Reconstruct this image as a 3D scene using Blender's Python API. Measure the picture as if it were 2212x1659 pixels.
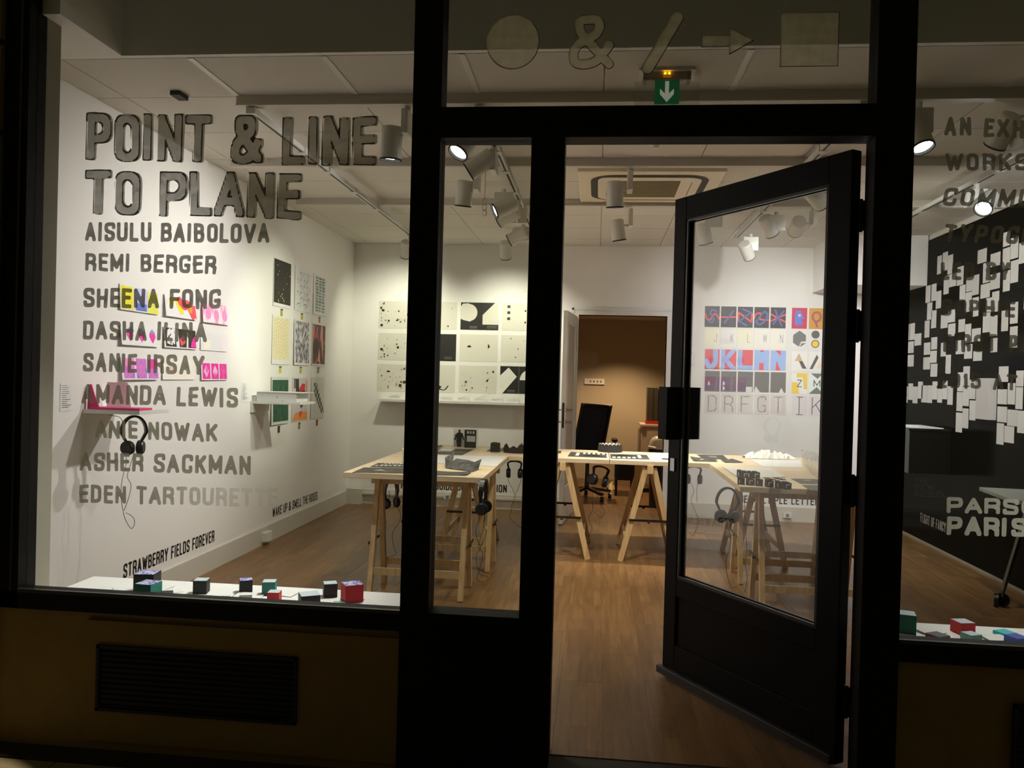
import bpy, math, random
import numpy as np
from mathutils import Vector, Matrix
rnd = random.Random(7)
for o in list(bpy.data.objects): bpy.data.objects.remove(o)
SC = bpy.context.scene
COL = SC.collection

# ---------------------------------------------------------------- camera
F, CX, CY = 1750.0, 1106.0, 829.5
CAM = np.array([0.0, -3.01, 1.40])
_y = np.array([185., -9.5, F]); _y /= np.linalg.norm(_y)
_d = np.array([-.0267, 1, .00825]); _d -= _d.dot(_y) * _y; _d /= np.linalg.norm(_d)
_z = -_d; _x = np.cross(_y, _z)
RM = np.array([_x, _y, _z])
cd = bpy.data.cameras.new('camera'); cam = bpy.data.objects.new('camera', cd); COL.objects.link(cam)
cd.sensor_width = 36; cd.lens = F / 2212 * 36; cd.clip_start = .05; cd.clip_end = 100
r_, u_, b_ = RM[:, 0], -RM[:, 1], -RM[:, 2]
cam.matrix_world = Matrix(((r_[0], u_[0], b_[0], CAM[0]), (r_[1], u_[1], b_[1], CAM[1]), (r_[2], u_[2], b_[2], CAM[2]), (0, 0, 0, 1)))
SC.camera = cam
def _ray(px, py): return RM @ np.array([px - CX, py - CY, F])
def aY(px, py, Y): r = _ray(px, py); return Vector(CAM + r * (Y - CAM[1]) / r[1])   # measure a point of the photo on a real plane
def aX(px, py, X): r = _ray(px, py); return Vector(CAM + r * (X - CAM[0]) / r[0])
def aZ(px, py, Z): r = _ray(px, py); return Vector(CAM + r * (Z - CAM[2]) / r[2])

# ---------------------------------------------------------------- world, exposure
W = bpy.data.worlds.new('night'); SC.world = W; W.use_nodes = True
W.node_tree.nodes['Background'].inputs[0].default_value = (1.0, .84, .36, 1)
W.node_tree.nodes['Background'].inputs[1].default_value = .034
vs = SC.view_settings
vs.view_transform = 'Standard'; vs.look = 'None'; vs.exposure = 0.28; vs.gamma = 1; vs.use_curve_mapping = False

# ---------------------------------------------------------------- lights outside (street lamp), room lamps come with their cans
def spot(name, loc, target, power, size, blend=.6, color=(1, .93, .82), radius=.035, parent=None):
    l = bpy.data.lights.new(name, 'SPOT'); l.energy = power; l.spot_size = math.radians(size); l.spot_blend = blend
    l.color = color; l.shadow_soft_size = radius
    o = bpy.data.objects.new(name, l); COL.objects.link(o)
    o.location = loc
    o.rotation_euler = (Vector(target) - Vector(loc)).to_track_quat('-Z', 'Y').to_euler()
    return o
spot('street_light', (-2.7, -.9, 5.2), (-2.32, -.585, -.10), 650, 9.6, .08, (1, .85, .6), .03)

# ---------------------------------------------------------------- materials
def lin(c): return tuple(((v / 255) / 12.92 if v / 255 <= .04045 else ((v / 255 + .055) / 1.055) ** 2.4) for v in c)
MATS = {}
def mat(name, rgb=(200, 200, 200), rough=.6, metal=0., noise=0., scale=8., bump=0., emit=0., spec=.5, rnd_obj=0.):
    if name in MATS: return MATS[name]
    m = bpy.data.materials.new(name); m.use_nodes = True; nt = m.node_tree; b = nt.nodes['Principled BSDF']
    c = lin(rgb)
    b.inputs['Base Color'].default_value = (*c, 1); b.inputs['Roughness'].default_value = rough
    b.inputs['Metallic'].default_value = metal; b.inputs['Specular IOR Level'].default_value = spec
    if emit: b.inputs['Emission Color'].default_value = (*c, 1); b.inputs['Emission Strength'].default_value = emit
    if noise or bump or rnd_obj:
        tc = nt.nodes.new('ShaderNodeTexCoord'); n = nt.nodes.new('ShaderNodeTexNoise'); n.inputs['Scale'].default_value = scale
        n.inputs['Detail'].default_value = 5
        nt.links.new(tc.outputs['Object'], n.inputs['Vector'])
        if noise or rnd_obj:
            mr = nt.nodes.new('ShaderNodeMapRange'); mr.inputs[3].default_value = 1 - noise; mr.inputs[4].default_value = 1 + noise
            nt.links.new(n.outputs[0], mr.inputs[0])
            hs = nt.nodes.new('ShaderNodeHueSaturation'); hs.inputs['Color'].default_value = (*c, 1)
            src = mr.outputs[0]
            if rnd_obj:
                oi = nt.nodes.new('ShaderNodeObjectInfo'); m2 = nt.nodes.new('ShaderNodeMapRange')
                m2.inputs[3].default_value = 1 - rnd_obj; m2.inputs[4].default_value = 1 + rnd_obj
                nt.links.new(oi.outputs['Random'], m2.inputs[0])
                mu = nt.nodes.new('ShaderNodeMath'); mu.operation = 'MULTIPLY'
                nt.links.new(src, mu.inputs[0]); nt.links.new(m2.outputs[0], mu.inputs[1]); src = mu.outputs[0]
            nt.links.new(src, hs.inputs['Value']); nt.links.new(hs.outputs[0], b.inputs['Base Color'])
        if bump:
            bp = nt.nodes.new('ShaderNodeBump'); bp.inputs['Strength'].default_value = bump; bp.inputs['Distance'].default_value = .01
            nt.links.new(n.outputs[0], bp.inputs['Height']); nt.links.new(bp.outputs[0], b.inputs['Normal'])
    MATS[name] = m; return m

def wood_mat(name, base, dark, strips=False, rough=.4, along='Y'):
    m = bpy.data.materials.new(name); m.use_nodes = True; nt = m.node_tree; N = nt.nodes; L = nt.links; b = N['Principled BSDF']
    b.inputs['Roughness'].default_value = rough
    tc = N.new('ShaderNodeTexCoord'); mp = N.new('ShaderNodeMapping')
    s = {'X': (1.2, 14, 14), 'Y': (14, 1.2, 14), 'Z': (14, 14, 1.2)}[along]
    mp.inputs['Scale'].default_value = s
    oi = N.new('ShaderNodeObjectInfo'); add = N.new('ShaderNodeVectorMath'); add.operation = 'ADD'
    sc = N.new('ShaderNodeMath'); sc.operation = 'MULTIPLY'; sc.inputs[1].default_value = 37
    L.new(oi.outputs['Random'], sc.inputs[0]); L.new(tc.outputs['Object'], add.inputs[0]); L.new(sc.outputs[0], add.inputs[1])
    L.new(add.outputs[0], mp.inputs[0])
    n = N.new('ShaderNodeTexNoise'); n.inputs['Scale'].default_value = 3; n.inputs['Detail'].default_value = 8; n.inputs['Distortion'].default_value = .6
    L.new(mp.outputs[0], n.inputs['Vector'])
    cr = N.new('ShaderNodeValToRGB'); cr.color_ramp.elements[0].position = .3; cr.color_ramp.elements[1].position = .7
    cr.color_ramp.elements[0].color = (*lin(dark), 1); cr.color_ramp.elements[1].color = (*lin(base), 1)
    L.new(n.outputs[0], cr.inputs[0]); out = cr.outputs[0]
    hs = N.new('ShaderNodeHueSaturation'); L.new(out, hs.inputs['Color'])
    mr = N.new('ShaderNodeMapRange'); mr.inputs[3].default_value = .95; mr.inputs[4].default_value = 1.05
    L.new(oi.outputs['Random'], mr.inputs[0])
    if strips:
        br = N.new('ShaderNodeTexBrick'); br.inputs['Scale'].default_value = 1; br.inputs['Brick Width'].default_value = .42; br.inputs['Row Height'].default_value = .0645
        br.inputs['Mortar Size'].default_value = .0006; br.inputs['Color1'].default_value = (.74, .74, .74, 1); br.inputs['Color2'].default_value = (1.12, 1.12, 1.12, 1)
        br.inputs['Mortar'].default_value = (.35, .35, .35, 1); br.inputs['Bias'].default_value = 0
        rot = N.new('ShaderNodeMapping'); rot.inputs['Rotation'].default_value = (0, 0, math.pi / 2)
        L.new(add.outputs[0], rot.inputs[0]); L.new(rot.outputs[0], br.inputs['Vector'])
        mx = N.new('ShaderNodeMixRGB'); mx.blend_type = 'MULTIPLY'; mx.inputs[0].default_value = .85
        L.new(hs.outputs[0], mx.inputs[1]); L.new(br.outputs[0], mx.inputs[2]); L.new(mx.outputs[0], b.inputs['Base Color'])
    else: L.new(hs.outputs[0], b.inputs['Base Color'])
    L.new(mr.outputs[0], hs.inputs['Value'])
    MATS[name] = m; return m

def glass_mat(name, tint=(.9, .92, .9), boost=1.0):
    m = bpy.data.materials.new(name); m.use_nodes = True; nt = m.node_tree; N = nt.nodes; L = nt.links; N.clear()
    out = N.new('ShaderNodeOutputMaterial'); tr = N.new('ShaderNodeBsdfTransparent'); tr.inputs[0].default_value = (*tint, 1)
    gl = N.new('ShaderNodeBsdfGlossy'); gl.inputs['Roughness'].default_value = .0; gl.inputs[0].default_value = (1, 1, 1, 1)
    g = N.new('ShaderNodeNewGeometry'); dp = N.new('ShaderNodeVectorMath'); dp.operation = 'DOT_PRODUCT'
    L.new(g.outputs['Incoming'], dp.inputs[0]); L.new(g.outputs['Normal'], dp.inputs[1])
    ab = N.new('ShaderNodeMath'); ab.operation = 'ABSOLUTE'; L.new(dp.outputs['Value'], ab.inputs[0])
    om = N.new('ShaderNodeMath'); om.operation = 'SUBTRACT'; om.inputs[0].default_value = 1; L.new(ab.outputs[0], om.inputs[1])
    pw = N.new('ShaderNodeMath'); pw.operation = 'POWER'; pw.inputs[1].default_value = 5; L.new(om.outputs[0], pw.inputs[0])
    ma = N.new('ShaderNodeMath'); ma.operation = 'MULTIPLY_ADD'; ma.inputs[1].default_value = .96; ma.inputs[2].default_value = .042 * boost
    L.new(pw.outputs[0], ma.inputs[0])
    mx = N.new('ShaderNodeMixShader'); L.new(ma.outputs[0], mx.inputs[0]); L.new(tr.outputs[0], mx.inputs[1]); L.new(gl.outputs[0], mx.inputs[2])
    L.new(mx.outputs[0], out.inputs[0]); MATS[name] = m; return m

def paint_mat(name, rgb, see=.2, fade=None):
    """hand-brushed translucent paint on glass; fade = (x0, x1) thins it out along world X"""
    m = bpy.data.materials.new(name); m.use_nodes = True; nt = m.node_tree; N = nt.nodes; L = nt.links; N.clear()
    out = N.new('ShaderNodeOutputMaterial'); c = (*lin(rgb), 1)
    df = N.new('ShaderNodeBsdfDiffuse'); df.inputs[0].default_value = c
    tl = N.new('ShaderNodeBsdfTranslucent'); tl.inputs[0].default_value = c
    m1 = N.new('ShaderNodeMixShader'); m1.inputs[0].default_value = .55; L.new(df.outputs[0], m1.inputs[1]); L.new(tl.outputs[0], m1.inputs[2])
    tr = N.new('ShaderNodeBsdfTransparent'); m2 = N.new('ShaderNodeMixShader')
    L.new(tr.outputs[0], m2.inputs[1]); L.new(m1.outputs[0], m2.inputs[2])
    tc = N.new('ShaderNodeTexCoord'); n = N.new('ShaderNodeTexNoise'); n.inputs['Scale'].default_value = 26; n.inputs['Detail'].default_value = 4
    L.new(tc.outputs['Object'], n.inputs['Vector'])
    mr = N.new('ShaderNodeMapRange'); mr.inputs[1].default_value = .3; mr.inputs[2].default_value = .7
    mr.inputs[3].default_value = 1 - see - .09; mr.inputs[4].default_value = 1 - see + .07; L.new(n.outputs[0], mr.inputs[0])
    src = mr.outputs[0]
    if fade:
        g = N.new('ShaderNodeNewGeometry'); sp = N.new('ShaderNodeSeparateXYZ'); L.new(g.outputs['Position'], sp.inputs[0])
        f = N.new('ShaderNodeMapRange'); f.inputs[1].default_value = fade[0]; f.inputs[2].default_value = fade[1]
        f.inputs[3].default_value = 1; f.inputs[4].default_value = .1; L.new(sp.outputs['X'], f.inputs[0])
        mu = N.new('ShaderNodeMath'); mu.operation = 'MULTIPLY'; L.new(src, mu.inputs[0]); L.new(f.outputs[0], mu.inputs[1]); src = mu.outputs[0]
    L.new(src, m2.inputs[0]); L.new(m2.outputs[0], out.inputs[0]); MATS[name] = m; return m

def print_mat(name, kind, cols, scale=20., rough=.55):
    """procedural pattern for printed sheets"""
    m = bpy.data.materials.new(name); m.use_nodes = True; nt = m.node_tree; N = nt.nodes; L = nt.links; b = N['Principled BSDF']
    b.inputs['Roughness'].default_value = rough
    tc = N.new('ShaderNodeTexCoord'); mp = N.new('ShaderNodeMapping'); L.new(tc.outputs['Object'], mp.inputs[0])
    if kind == 'noise': t = N.new('ShaderNodeTexNoise'); t.inputs['Detail'].default_value = 3; t.inputs['Distortion'].default_value = 1.5; o = t.outputs[0]
    elif kind == 'streak': t = N.new('ShaderNodeTexNoise'); t.inputs['Detail'].default_value = 2; mp.inputs['Scale'].default_value = (1, 1.9, .55); o = t.outputs[0]
    elif kind == 'dots': t = N.new('ShaderNodeTexVoronoi'); mp.inputs['Scale'].default_value = (1, 1, .7); o = t.outputs[0]
    elif kind == 'waves': t = N.new('ShaderNodeTexWave'); t.inputs['Distortion'].default_value = 5; t.inputs['Detail'].default_value = 2; o = t.outputs[1]
    elif kind == 'rings': t = N.new('ShaderNodeTexWave'); t.wave_type = 'RINGS'; t.inputs['Distortion'].default_value = 7; o = t.outputs[1]
    elif kind == 'check':
        t = N.new('ShaderNodeTexChecker'); o = t.outputs[1]
    t.inputs['Scale'].default_value = scale; L.new(mp.outputs[0], t.inputs['Vector'])
    cr = N.new('ShaderNodeValToRGB'); e = cr.color_ramp.elements
    while len(e) < len(cols): e.new(.5)
    for i, (p, c) in enumerate(cols): e[i].position = p; e[i].color = (*lin(c), 1)
    L.new(o, cr.inputs[0]); L.new(cr.outputs[0], b.inputs['Base Color']); MATS[name] = m; return m

WHITE = mat('white_plaster', (236, 233, 226), .75, noise=.02, scale=3, bump=.04)
WHITEP = mat('white_paint', (222, 220, 212), .45)
TILE = mat('ceiling_tile', (214, 208, 196), .9, noise=.025, scale=140, bump=.1, rnd_obj=.03)
TRACKM = mat('track_white', (205, 203, 195), .45)
BEAMM = mat('trunking_cream', (206, 198, 184), .6)
SLOT = mat('slot_dark', (38, 34, 28), .6)
CANM = mat('lamp_white', (218, 216, 205), .38)
BLACKF = mat('frame_black', (9, 9, 8), .6, spec=.2, noise=.15, scale=30)
DOORM = mat('door_dark_grey', (16, 16, 13), .5, spec=.12, noise=.1, scale=18)
GASK = mat('gasket', (10, 10, 10), .7)
STEEL = mat('steel', (170, 170, 168), .28, metal=1)
PANELM = mat('render_beige', (132, 108, 58), .85, noise=.18, scale=9, bump=.2)
STONEM = mat('stone_pier', (120, 104, 58), .85, noise=.2, scale=7, bump=.25, rnd_obj=.08)
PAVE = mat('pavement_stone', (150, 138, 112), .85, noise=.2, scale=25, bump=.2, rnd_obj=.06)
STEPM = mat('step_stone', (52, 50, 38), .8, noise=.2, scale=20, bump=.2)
GRILLE = mat('grille_black', (9, 9, 8), .7)
BLACKW = mat('black_gloss_wall', (15, 15, 12), .14, noise=.06, scale=4, spec=.02)
PAPER = mat('white_paper', (232, 231, 228), .7)
CARD = mat('grey_white_card', (214, 211, 208), .7, rnd_obj=.05)
VINYL = mat('vinyl_black', (18, 17, 15), .5)
VINYLW = mat('vinyl_white', (150, 148, 138), .6)
INK = mat('ink_black', (32, 30, 26), .5)
INKG = mat('ink_grey', (120, 117, 108), .6)
PLASTB = mat('plastic_black', (16, 16, 16), .35)
FOAM = mat('foam_black', (20, 20, 20), .85)
FABRICB = mat('fabric_black', (15, 15, 16), .9, bump=.3, scale=300)
PINE = wood_mat('pine', (222, 196, 148), (196, 162, 108), rough=.5, along='Z')
PINEX = wood_mat('pine_board', (236, 220, 190), (216, 192, 152), rough=.45, along='X')
FLOORM = wood_mat('laminate', (136, 102, 62), (110, 79, 45), strips=True, rough=.36)
GLASS = glass_mat('window_glass', (.87, .885, .86)); GLASSD = glass_mat('door_glass', (.88, .89, .86), 1.25)
PAINT = paint_mat('window_paint', (116, 111, 94), .10)
PAINTT = paint_mat('window_paint_title', (128, 124, 106), .2)
PAINTO = paint_mat('window_paint_outline', (58, 54, 38), .04)
PAINTF = paint_mat('window_paint_fading', (116, 111, 94), .12, (-1.75, -1.27))
PAINTS = paint_mat('window_paint_symbol', (214, 208, 172), .42)
PAINTW = paint_mat('window_paint_white', (220, 220, 205), .03)
METALD = mat('metal_dark', (70, 66, 62), .4, metal=.8)

# ---------------------------------------------------------------- mesh helpers
class MB:
    def __init__(s): s.v = []; s.f = []; s.m = []; s.mats = []
    def mi(s, m):
        if m not in s.mats: s.mats.append(m)
        return s.mats.index(m)
    def add(s, vs_, fs, m):
        n = len(s.v); k = s.mi(m); s.v += [tuple(p) for p in vs_]; s.f += [tuple(i + n for i in f) for f in fs]; s.m += [k] * len(fs); return s
    def box(s, a, b, m, M=None):
        x0, y0, z0 = a; x1, y1, z1 = b
        vs_ = [Vector(p) for p in ((x0, y0, z0), (x1, y0, z0), (x1, y1, z0), (x0, y1, z0), (x0, y0, z1), (x1, y0, z1), (x1, y1, z1), (x0, y1, z1))]
        if M: vs_ = [M @ p for p in vs_]
        return s.add(vs_, [(0, 3, 2, 1), (4, 5, 6, 7), (0, 1, 5, 4), (1, 2, 6, 5), (2, 3, 7, 6), (3, 0, 4, 7)], m)
    def cbox(s, c, d, m, M=None):
        return s.box([c[i] - d[i] / 2 for i in range(3)], [c[i] + d[i] / 2 for i in range(3)], m, M)
    def bar(s, p, q, w, h, m, up=(0, 0, 1)):
        p, q = Vector(p), Vector(q); d = (q - p).normalized(); u = Vector(up)
        if abs(d.dot(u)) > .99: u = Vector((0, 1, 0))
        a = d.cross(u).normalized() * w / 2; c = d.cross(a).normalized() * h / 2
        vs_ = [p - a - c, p + a - c, p + a + c, p - a + c, q - a - c, q + a - c, q + a + c, q - a + c]
        return s.add(vs_, [(0, 3, 2, 1), (4, 5, 6, 7), (0, 1, 5, 4), (1, 2, 6, 5), (2, 3, 7, 6), (3, 0, 4, 7)], m)
    def cone(s, p, q, r0, r1, m, n=20, caps=(True, True), rings=None):
        p, q = Vector(p), Vector(q); d = (q - p).normalized(); u = Vector((0, 0, 1)) if abs(d.z) < .95 else Vector((1, 0, 0))
        a = d.cross(u).normalized(); c = d.cross(a); vs_ = []
        for (o, r) in ((p, r0), (q, r1)):
            for i in range(n): t = 2 * math.pi * i / n; vs_.append(o + (a * math.cos(t) + c * math.sin(t)) * r)
        fs = [(i, n + i, n + (i + 1) % n, (i + 1) % n) for i in range(n)]
        if caps[0]: fs.append(tuple(range(n)))
        if caps[1]: fs.append(tuple(range(2 * n - 1, n - 1, -1)))
        return s.add(vs_, fs, m)
    def lathe(s, prof, m, n=24, M=None, close=False):
        vs_ = []; k = len(prof)
        for i in range(n):
            t = 2 * math.pi * i / n
            for (r, z) in prof:
                p = Vector((r * math.cos(t), r * math.sin(t), z)); vs_.append(M @ p if M else p)
        fs = []
        for i in range(n):
            j = (i + 1) % n
            for a in range(k - 1): fs.append((i * k + a, j * k + a, j * k + a + 1, i * k + a + 1))
        return s.add(vs_, fs, m)
    def tube(s, pts, r, m, n=6, smooth=4):
        P = [Vector(p) for p in pts]
        if smooth > 1 and len(P) > 2:
            Q = []
            for i in range(len(P) - 1):
                p0 = P[max(i - 1, 0)]; p1 = P[i]; p2 = P[i + 1]; p3 = P[min(i + 2, len(P) - 1)]
                for k in range(smooth):
                    t = k / smooth
                    Q.append(.5 * ((2 * p1) + (p2 - p0) * t + (2 * p0 - 5 * p1 + 4 * p2 - p3) * t * t + (3 * p1 - p0 - 3 * p2 + p3) * t ** 3))
            Q.append(P[-1]); P = Q
        vs_ = []; ref = Vector((.31, .87, .38)).normalized()
        for i, p in enumerate(P):
            d = (P[min(i + 1, len(P) - 1)] - P[max(i - 1, 0)]).normalized(); a = d.cross(ref)
            if a.length < 1e-4: a = d.cross(Vector((1, 0, 0)))
            a.normalize(); c = d.cross(a)
            for k in range(n): t = 2 * math.pi * k / n; vs_.append(p + (a * math.cos(t) + c * math.sin(t)) * r)
        fs = []
        for i in range(len(P) - 1):
            for k in range(n): fs.append((i * n + k, i * n + (k + 1) % n, (i + 1) * n + (k + 1) % n, (i + 1) * n + k))
        fs += [tuple(range(n - 1, -1, -1)), tuple(range((len(P) - 1) * n, len(P) * n))]
        return s.add(vs_, fs, m)
    def prism(s, poly, fn, t0, t1, m):
        """poly of (u,v); fn(u,v,t)->Vector"""
        n = len(poly); vs_ = [fn(u, v, t0) for u, v in poly] + [fn(u, v, t1) for u, v in poly]
        fs = [tuple(range(n)), tuple(range(2 * n - 1, n - 1, -1))] + [(i, n + i, n + (i + 1) % n, (i + 1) % n) for i in range(n)]
        return s.add(vs_, fs, m)
    def mesh(s, name, origin=(0, 0, 0), smooth=False):
        me = bpy.data.meshes.new(name); o = Vector(origin)
        me.from_pydata([tuple(Vector(p) - o) for p in s.v], [], s.f)
        for m in s.mats: me.materials.append(m)
        me.polygons.foreach_set('material_index', s.m)
        if smooth: me.polygons.foreach_set('use_smooth', [True] * len(me.polygons)); 
        me.update(); return me
    def build(s, name, parent=None, loc=(0, 0, 0), smooth=False, bevel=0, **kw):
        o = bpy.data.objects.new(name, s.mesh(name, loc, smooth)); COL.objects.link(o); o.location = loc
        if parent is not None:
            o.parent = parent
            o.location = Vector(loc) - Vector(parent.get('_w', (0, 0, 0)))
        o['_w'] = tuple(loc)
        if smooth:
            md = o.modifiers.new('edge', 'EDGE_SPLIT'); md.split_angle = math.radians(40)
        if bevel:
            md = o.modifiers.new('bevel', 'BEVEL'); md.width = bevel; md.segments = 2; md.limit_method = 'ANGLE'
        tag(o, **kw); return o
def tag(o, label=None, cat=None, group=None, kind=None):
    if label: o['label'] = label
    if cat: o['category'] = cat
    if group: o['group'] = group
    if kind: o['kind'] = kind
    return o
def empty(name, loc, label, cat, group=None, kind=None):
    o = bpy.data.objects.new(name, None); COL.objects.link(o); o.location = loc; o['_w'] = tuple(loc); o.empty_display_size = .05
    return tag(o, label, cat, group, kind)
def structure(name, mb, **kw): return mb.build(name, kind='structure', **kw)
def sbox(name, a, b, m, label=None, parent=None):
    mb = MB().box(a, b, m); c = [(a[i] + b[i]) / 2 for i in range(3)]
    return mb.build(name, parent=parent, loc=c, label=label, kind=None if parent else 'structure')

# ---------------------------------------------------------------- stroke lettering (signed distance -> contour mesh)
GL = {
 'A': (.46, [([(0, 0), (.5, 1), (1, 0)], 0, 0), ([(.17, .3), (.83, .3)], 0, 0)]),
 'B': (.42, [([(0, 0), (0, 1)], 0, 0), ([(0, 1), (.93, 1), (.93, .53), (0, .53)], 0, 1), ([(0, .53), (1, .53), (1, 0), (0, 0)], 0, 1)]),
 'C': (.42, [([(1, .76), (1, 1), (0, 1), (0, 0), (1, 0), (1, .24)], 0, 1)]),
 'D': (.42, [([(0, 0), (0, 1)], 0, 0), ([(0, 1), (1, 1), (1, 0), (0, 0)], 0, 1)]),
 'E': (.36, [([(1, 1), (0, 1), (0, 0), (1, 0)], 0, 0), ([(0, .53), (.88, .53)], 0, 0)]),
 'F': (.36, [([(1, 1), (0, 1), (0, 0)], 0, 0), ([(0, .5), (.88, .5)], 0, 0)]),
 'G': (.42, [([(1, .82), (1, 1), (0, 1), (0, 0), (1, 0), (1, .42)], 0, 1), ([(1, .42), (.6, .42)], 0, 0)]),
 'H': (.42, [([(0, 0), (0, 1)], 0, 0), ([(1, 0), (1, 1)], 0, 0), ([(0, .52), (1, .52)], 0, 0)]),
 'I': (0, [([(0, 0), (0, 1)], 0, 0)]),
 'J': (.34, [([(1, 1), (1, 0), (0, 0), (0, .25)], 0, 1)]),
 'K': (.42, [([(0, 0), (0, 1)], 0, 0), ([(1, 1), (.02, .4)], 0, 0), ([(.35, .6), (1, 0)], 0, 0)]),
 'L': (.34, [([(0, 1), (0, 0), (1, 0)], 0, 0)]),
 'M': (.52, [([(0, 0), (0, 1), (.5, .2), (1, 1), (1, 0)], 0, 0)]),
 'N': (.42, [([(0, 0), (0, 1), (1, 0), (1, 1)], 0, 0)]),
 'O': (.42, [([(0, 0), (0, 1), (1, 1), (1, 0)], 1, 1)]),
 'P': (.42, [([(0, 0), (0, 1)], 0, 0), ([(0, 1), (1, 1), (1, .44), (0, .44)], 0, 1)]),
 'Q': (.42, [([(0, 0), (0, 1), (1, 1), (1, 0)], 1, 1), ([(.6, .2), (1.05, -.08)], 0, 0)]),
 'R': (.42, [([(0, 0), (0, 1)], 0, 0), ([(0, 1), (1, 1), (1, .48), (0, .48)], 0, 1), ([(.62, .48), (1, .3), (1, 0)], 0, 0)]),
 'S': (.42, [([(1, .8), (1, 1), (0, 1), (0, .56), (1, .44), (1, 0), (0, 0), (0, .2)], 0, 1)]),
 'T': (.42, [([(0, 1), (1, 1)], 0, 0), ([(.5, 1), (.5, 0)], 0, 0)]),
 'U': (.42, [([(0, 1), (0, 0), (1, 0), (1, 1)], 0, 1)]),
 'V': (.46, [([(0, 1), (.5, 0), (1, 1)], 0, 0)]),
 'W': (.62, [([(0, 1), (.25, 0), (.5, .85), (.75, 0), (1, 1)], 0, 0)]),
 'X': (.44, [([(0, 1), (1, 0)], 0, 0), ([(0, 0), (1, 1)], 0, 0)]),
 'Y': (.46, [([(0, 1), (.5, .42), (1, 1)], 0, 0), ([(.5, .42), (.5, 0)], 0, 0)]),
 'Z': (.42, [([(0, 1), (1, 1), (0, 0), (1, 0)], 0, 0)]),
 '&': (.52, [([(1, 0), (.14, .74), (.14, 1), (.72, 1), (.72, .7), (0, .4), (0, 0), (.62, 0), (1, .42)], 0, 1)]),
 '0': (.42, [([(0, 0), (0, 1), (1, 1), (1, 0)], 1, 1)]),
 '1': (.16, [([(0, .86), (1, 1), (1, 0)], 0, 0)]),
 '2': (.42, [([(0, .74), (0, 1), (1, 1), (1, .6), (0, 0)], 0, 1), ([(0, 0), (1, 0)], 0, 0)]),
 '5': (.42, [([(1, 1), (.05, 1), (0, .56)], 0, 0), ([(0, .56), (1, .62), (1, 0), (0, 0), (0, .22)], 0, 1)]),
 '8': (.42, [([(.05, .53), (.05, 1), (.95, 1), (.95, .53)], 1, 1), ([(0, 0), (0, .53), (1, .53), (1, 0)], 1, 1)]),
 '/': (.4, [([(0, 0), (1, 1)], 0, 0)]),
}
def fillet(P, closed, r):
    P = [np.array(p, float) for p in P]; n = len(P); out = []
    for i in range(n):
        if not closed and i in (0, n - 1): out.append(P[i]); continue
        a, b, c = P[i - 1], P[i], P[(i + 1) % n]
        la, lc = np.linalg.norm(a - b), np.linalg.norm(c - b)
        d = min(r, la / 2, lc / 2) if closed or n > 3 else min(r, la * .5, lc * .5)
        da, dc = (a - b) / max(la, 1e-9), (c - b) / max(lc, 1e-9)
        p, q = b + da * d, b + dc * d
        for t in np.linspace(0, 1, 7):
            s = (1 - t) ** 2 * p + 2 * t * (1 - t) * b + t * t * q
            arc = s * .8 + .2 * b if False else s
            out.append(arc)
    return out
def seg_dist(X, Y, segs, p=2):
    D = np.full(X.shape, 1e9)
    for (a, b) in segs:
        d = b - a; L2 = d.dot(d) + 1e-12
        t = np.clip(((X - a[0]) * d[0] + (Y - a[1]) * d[1]) / L2, 0, 1)
        ex, ey = np.abs(X - a[0] - t * d[0]), np.abs(Y - a[1] - t * d[1])
        D = np.minimum(D, np.hypot(ex, ey) if p == 2 else (ex ** p + ey ** p) ** (1 / p))
    return D
def glyph_segs(ch, W_, H_, sw, jit=0.):
    w, st = GL[ch]; segs = []
    for P, closed, rd in st:
        pts = [np.array((sw / 2 + u * max(W_ - sw, 0) + rnd.uniform(-jit, jit), sw / 2 + v * (H_ - sw) + rnd.uniform(-jit, jit))) for u, v in P]
        if rd: pts = fillet(pts, closed, W_ * .5)
        k = len(pts)
        for i in range(k if closed else k - 1): segs.append((pts[i], pts[(i + 1) % k]))
    return segs
def contour(field, x0, x1, y0, y1, res):
    """polygons of field<0 as (verts, faces), grid-marched, inner cells merged per row"""
    nx = max(2, int((x1 - x0) / res) + 1); ny = max(2, int((y1 - y0) / res) + 1)
    xs = np.linspace(x0, x1, nx); ys = np.linspace(y0, y1, ny); X, Y = np.meshgrid(xs, ys); D = field(X, Y)
    V = []; Fc = []
    for j in range(ny - 1):
        i = 0
        while i < nx - 1:
            c = (D[j, i], D[j, i + 1], D[j + 1, i + 1], D[j + 1, i])
            mx, mn = max(c), min(c)
            if mn >= 0: i += 1; continue
            if mx < 0:
                k = i
                while k < nx - 1 and max(D[j, k], D[j, k + 1], D[j + 1, k + 1], D[j + 1, k]) < 0: k += 1
                n = len(V); V += [(xs[i], ys[j]), (xs[k], ys[j]), (xs[k], ys[j + 1]), (xs[i], ys[j + 1])]; Fc.append((n, n + 1, n + 2, n + 3)); i = k; continue
            P = [(xs[i], ys[j]), (xs[i + 1], ys[j]), (xs[i + 1], ys[j + 1]), (xs[i], ys[j + 1])]
            out = []
            for a in range(4):
                b = (a + 1) % 4
                if c[a] < 0: out.append(P[a])
                if (c[a] < 0) != (c[b] < 0):
                    t = c[a] / (c[a] - c[b]); out.append((P[a][0] + t * (P[b][0] - P[a][0]), P[a][1] + t * (P[b][1] - P[a][1])))
            if len(out) > 2: n = len(V); V += out; Fc.append(tuple(range(n, n + len(out))))
            i += 1
    return V, Fc
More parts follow.
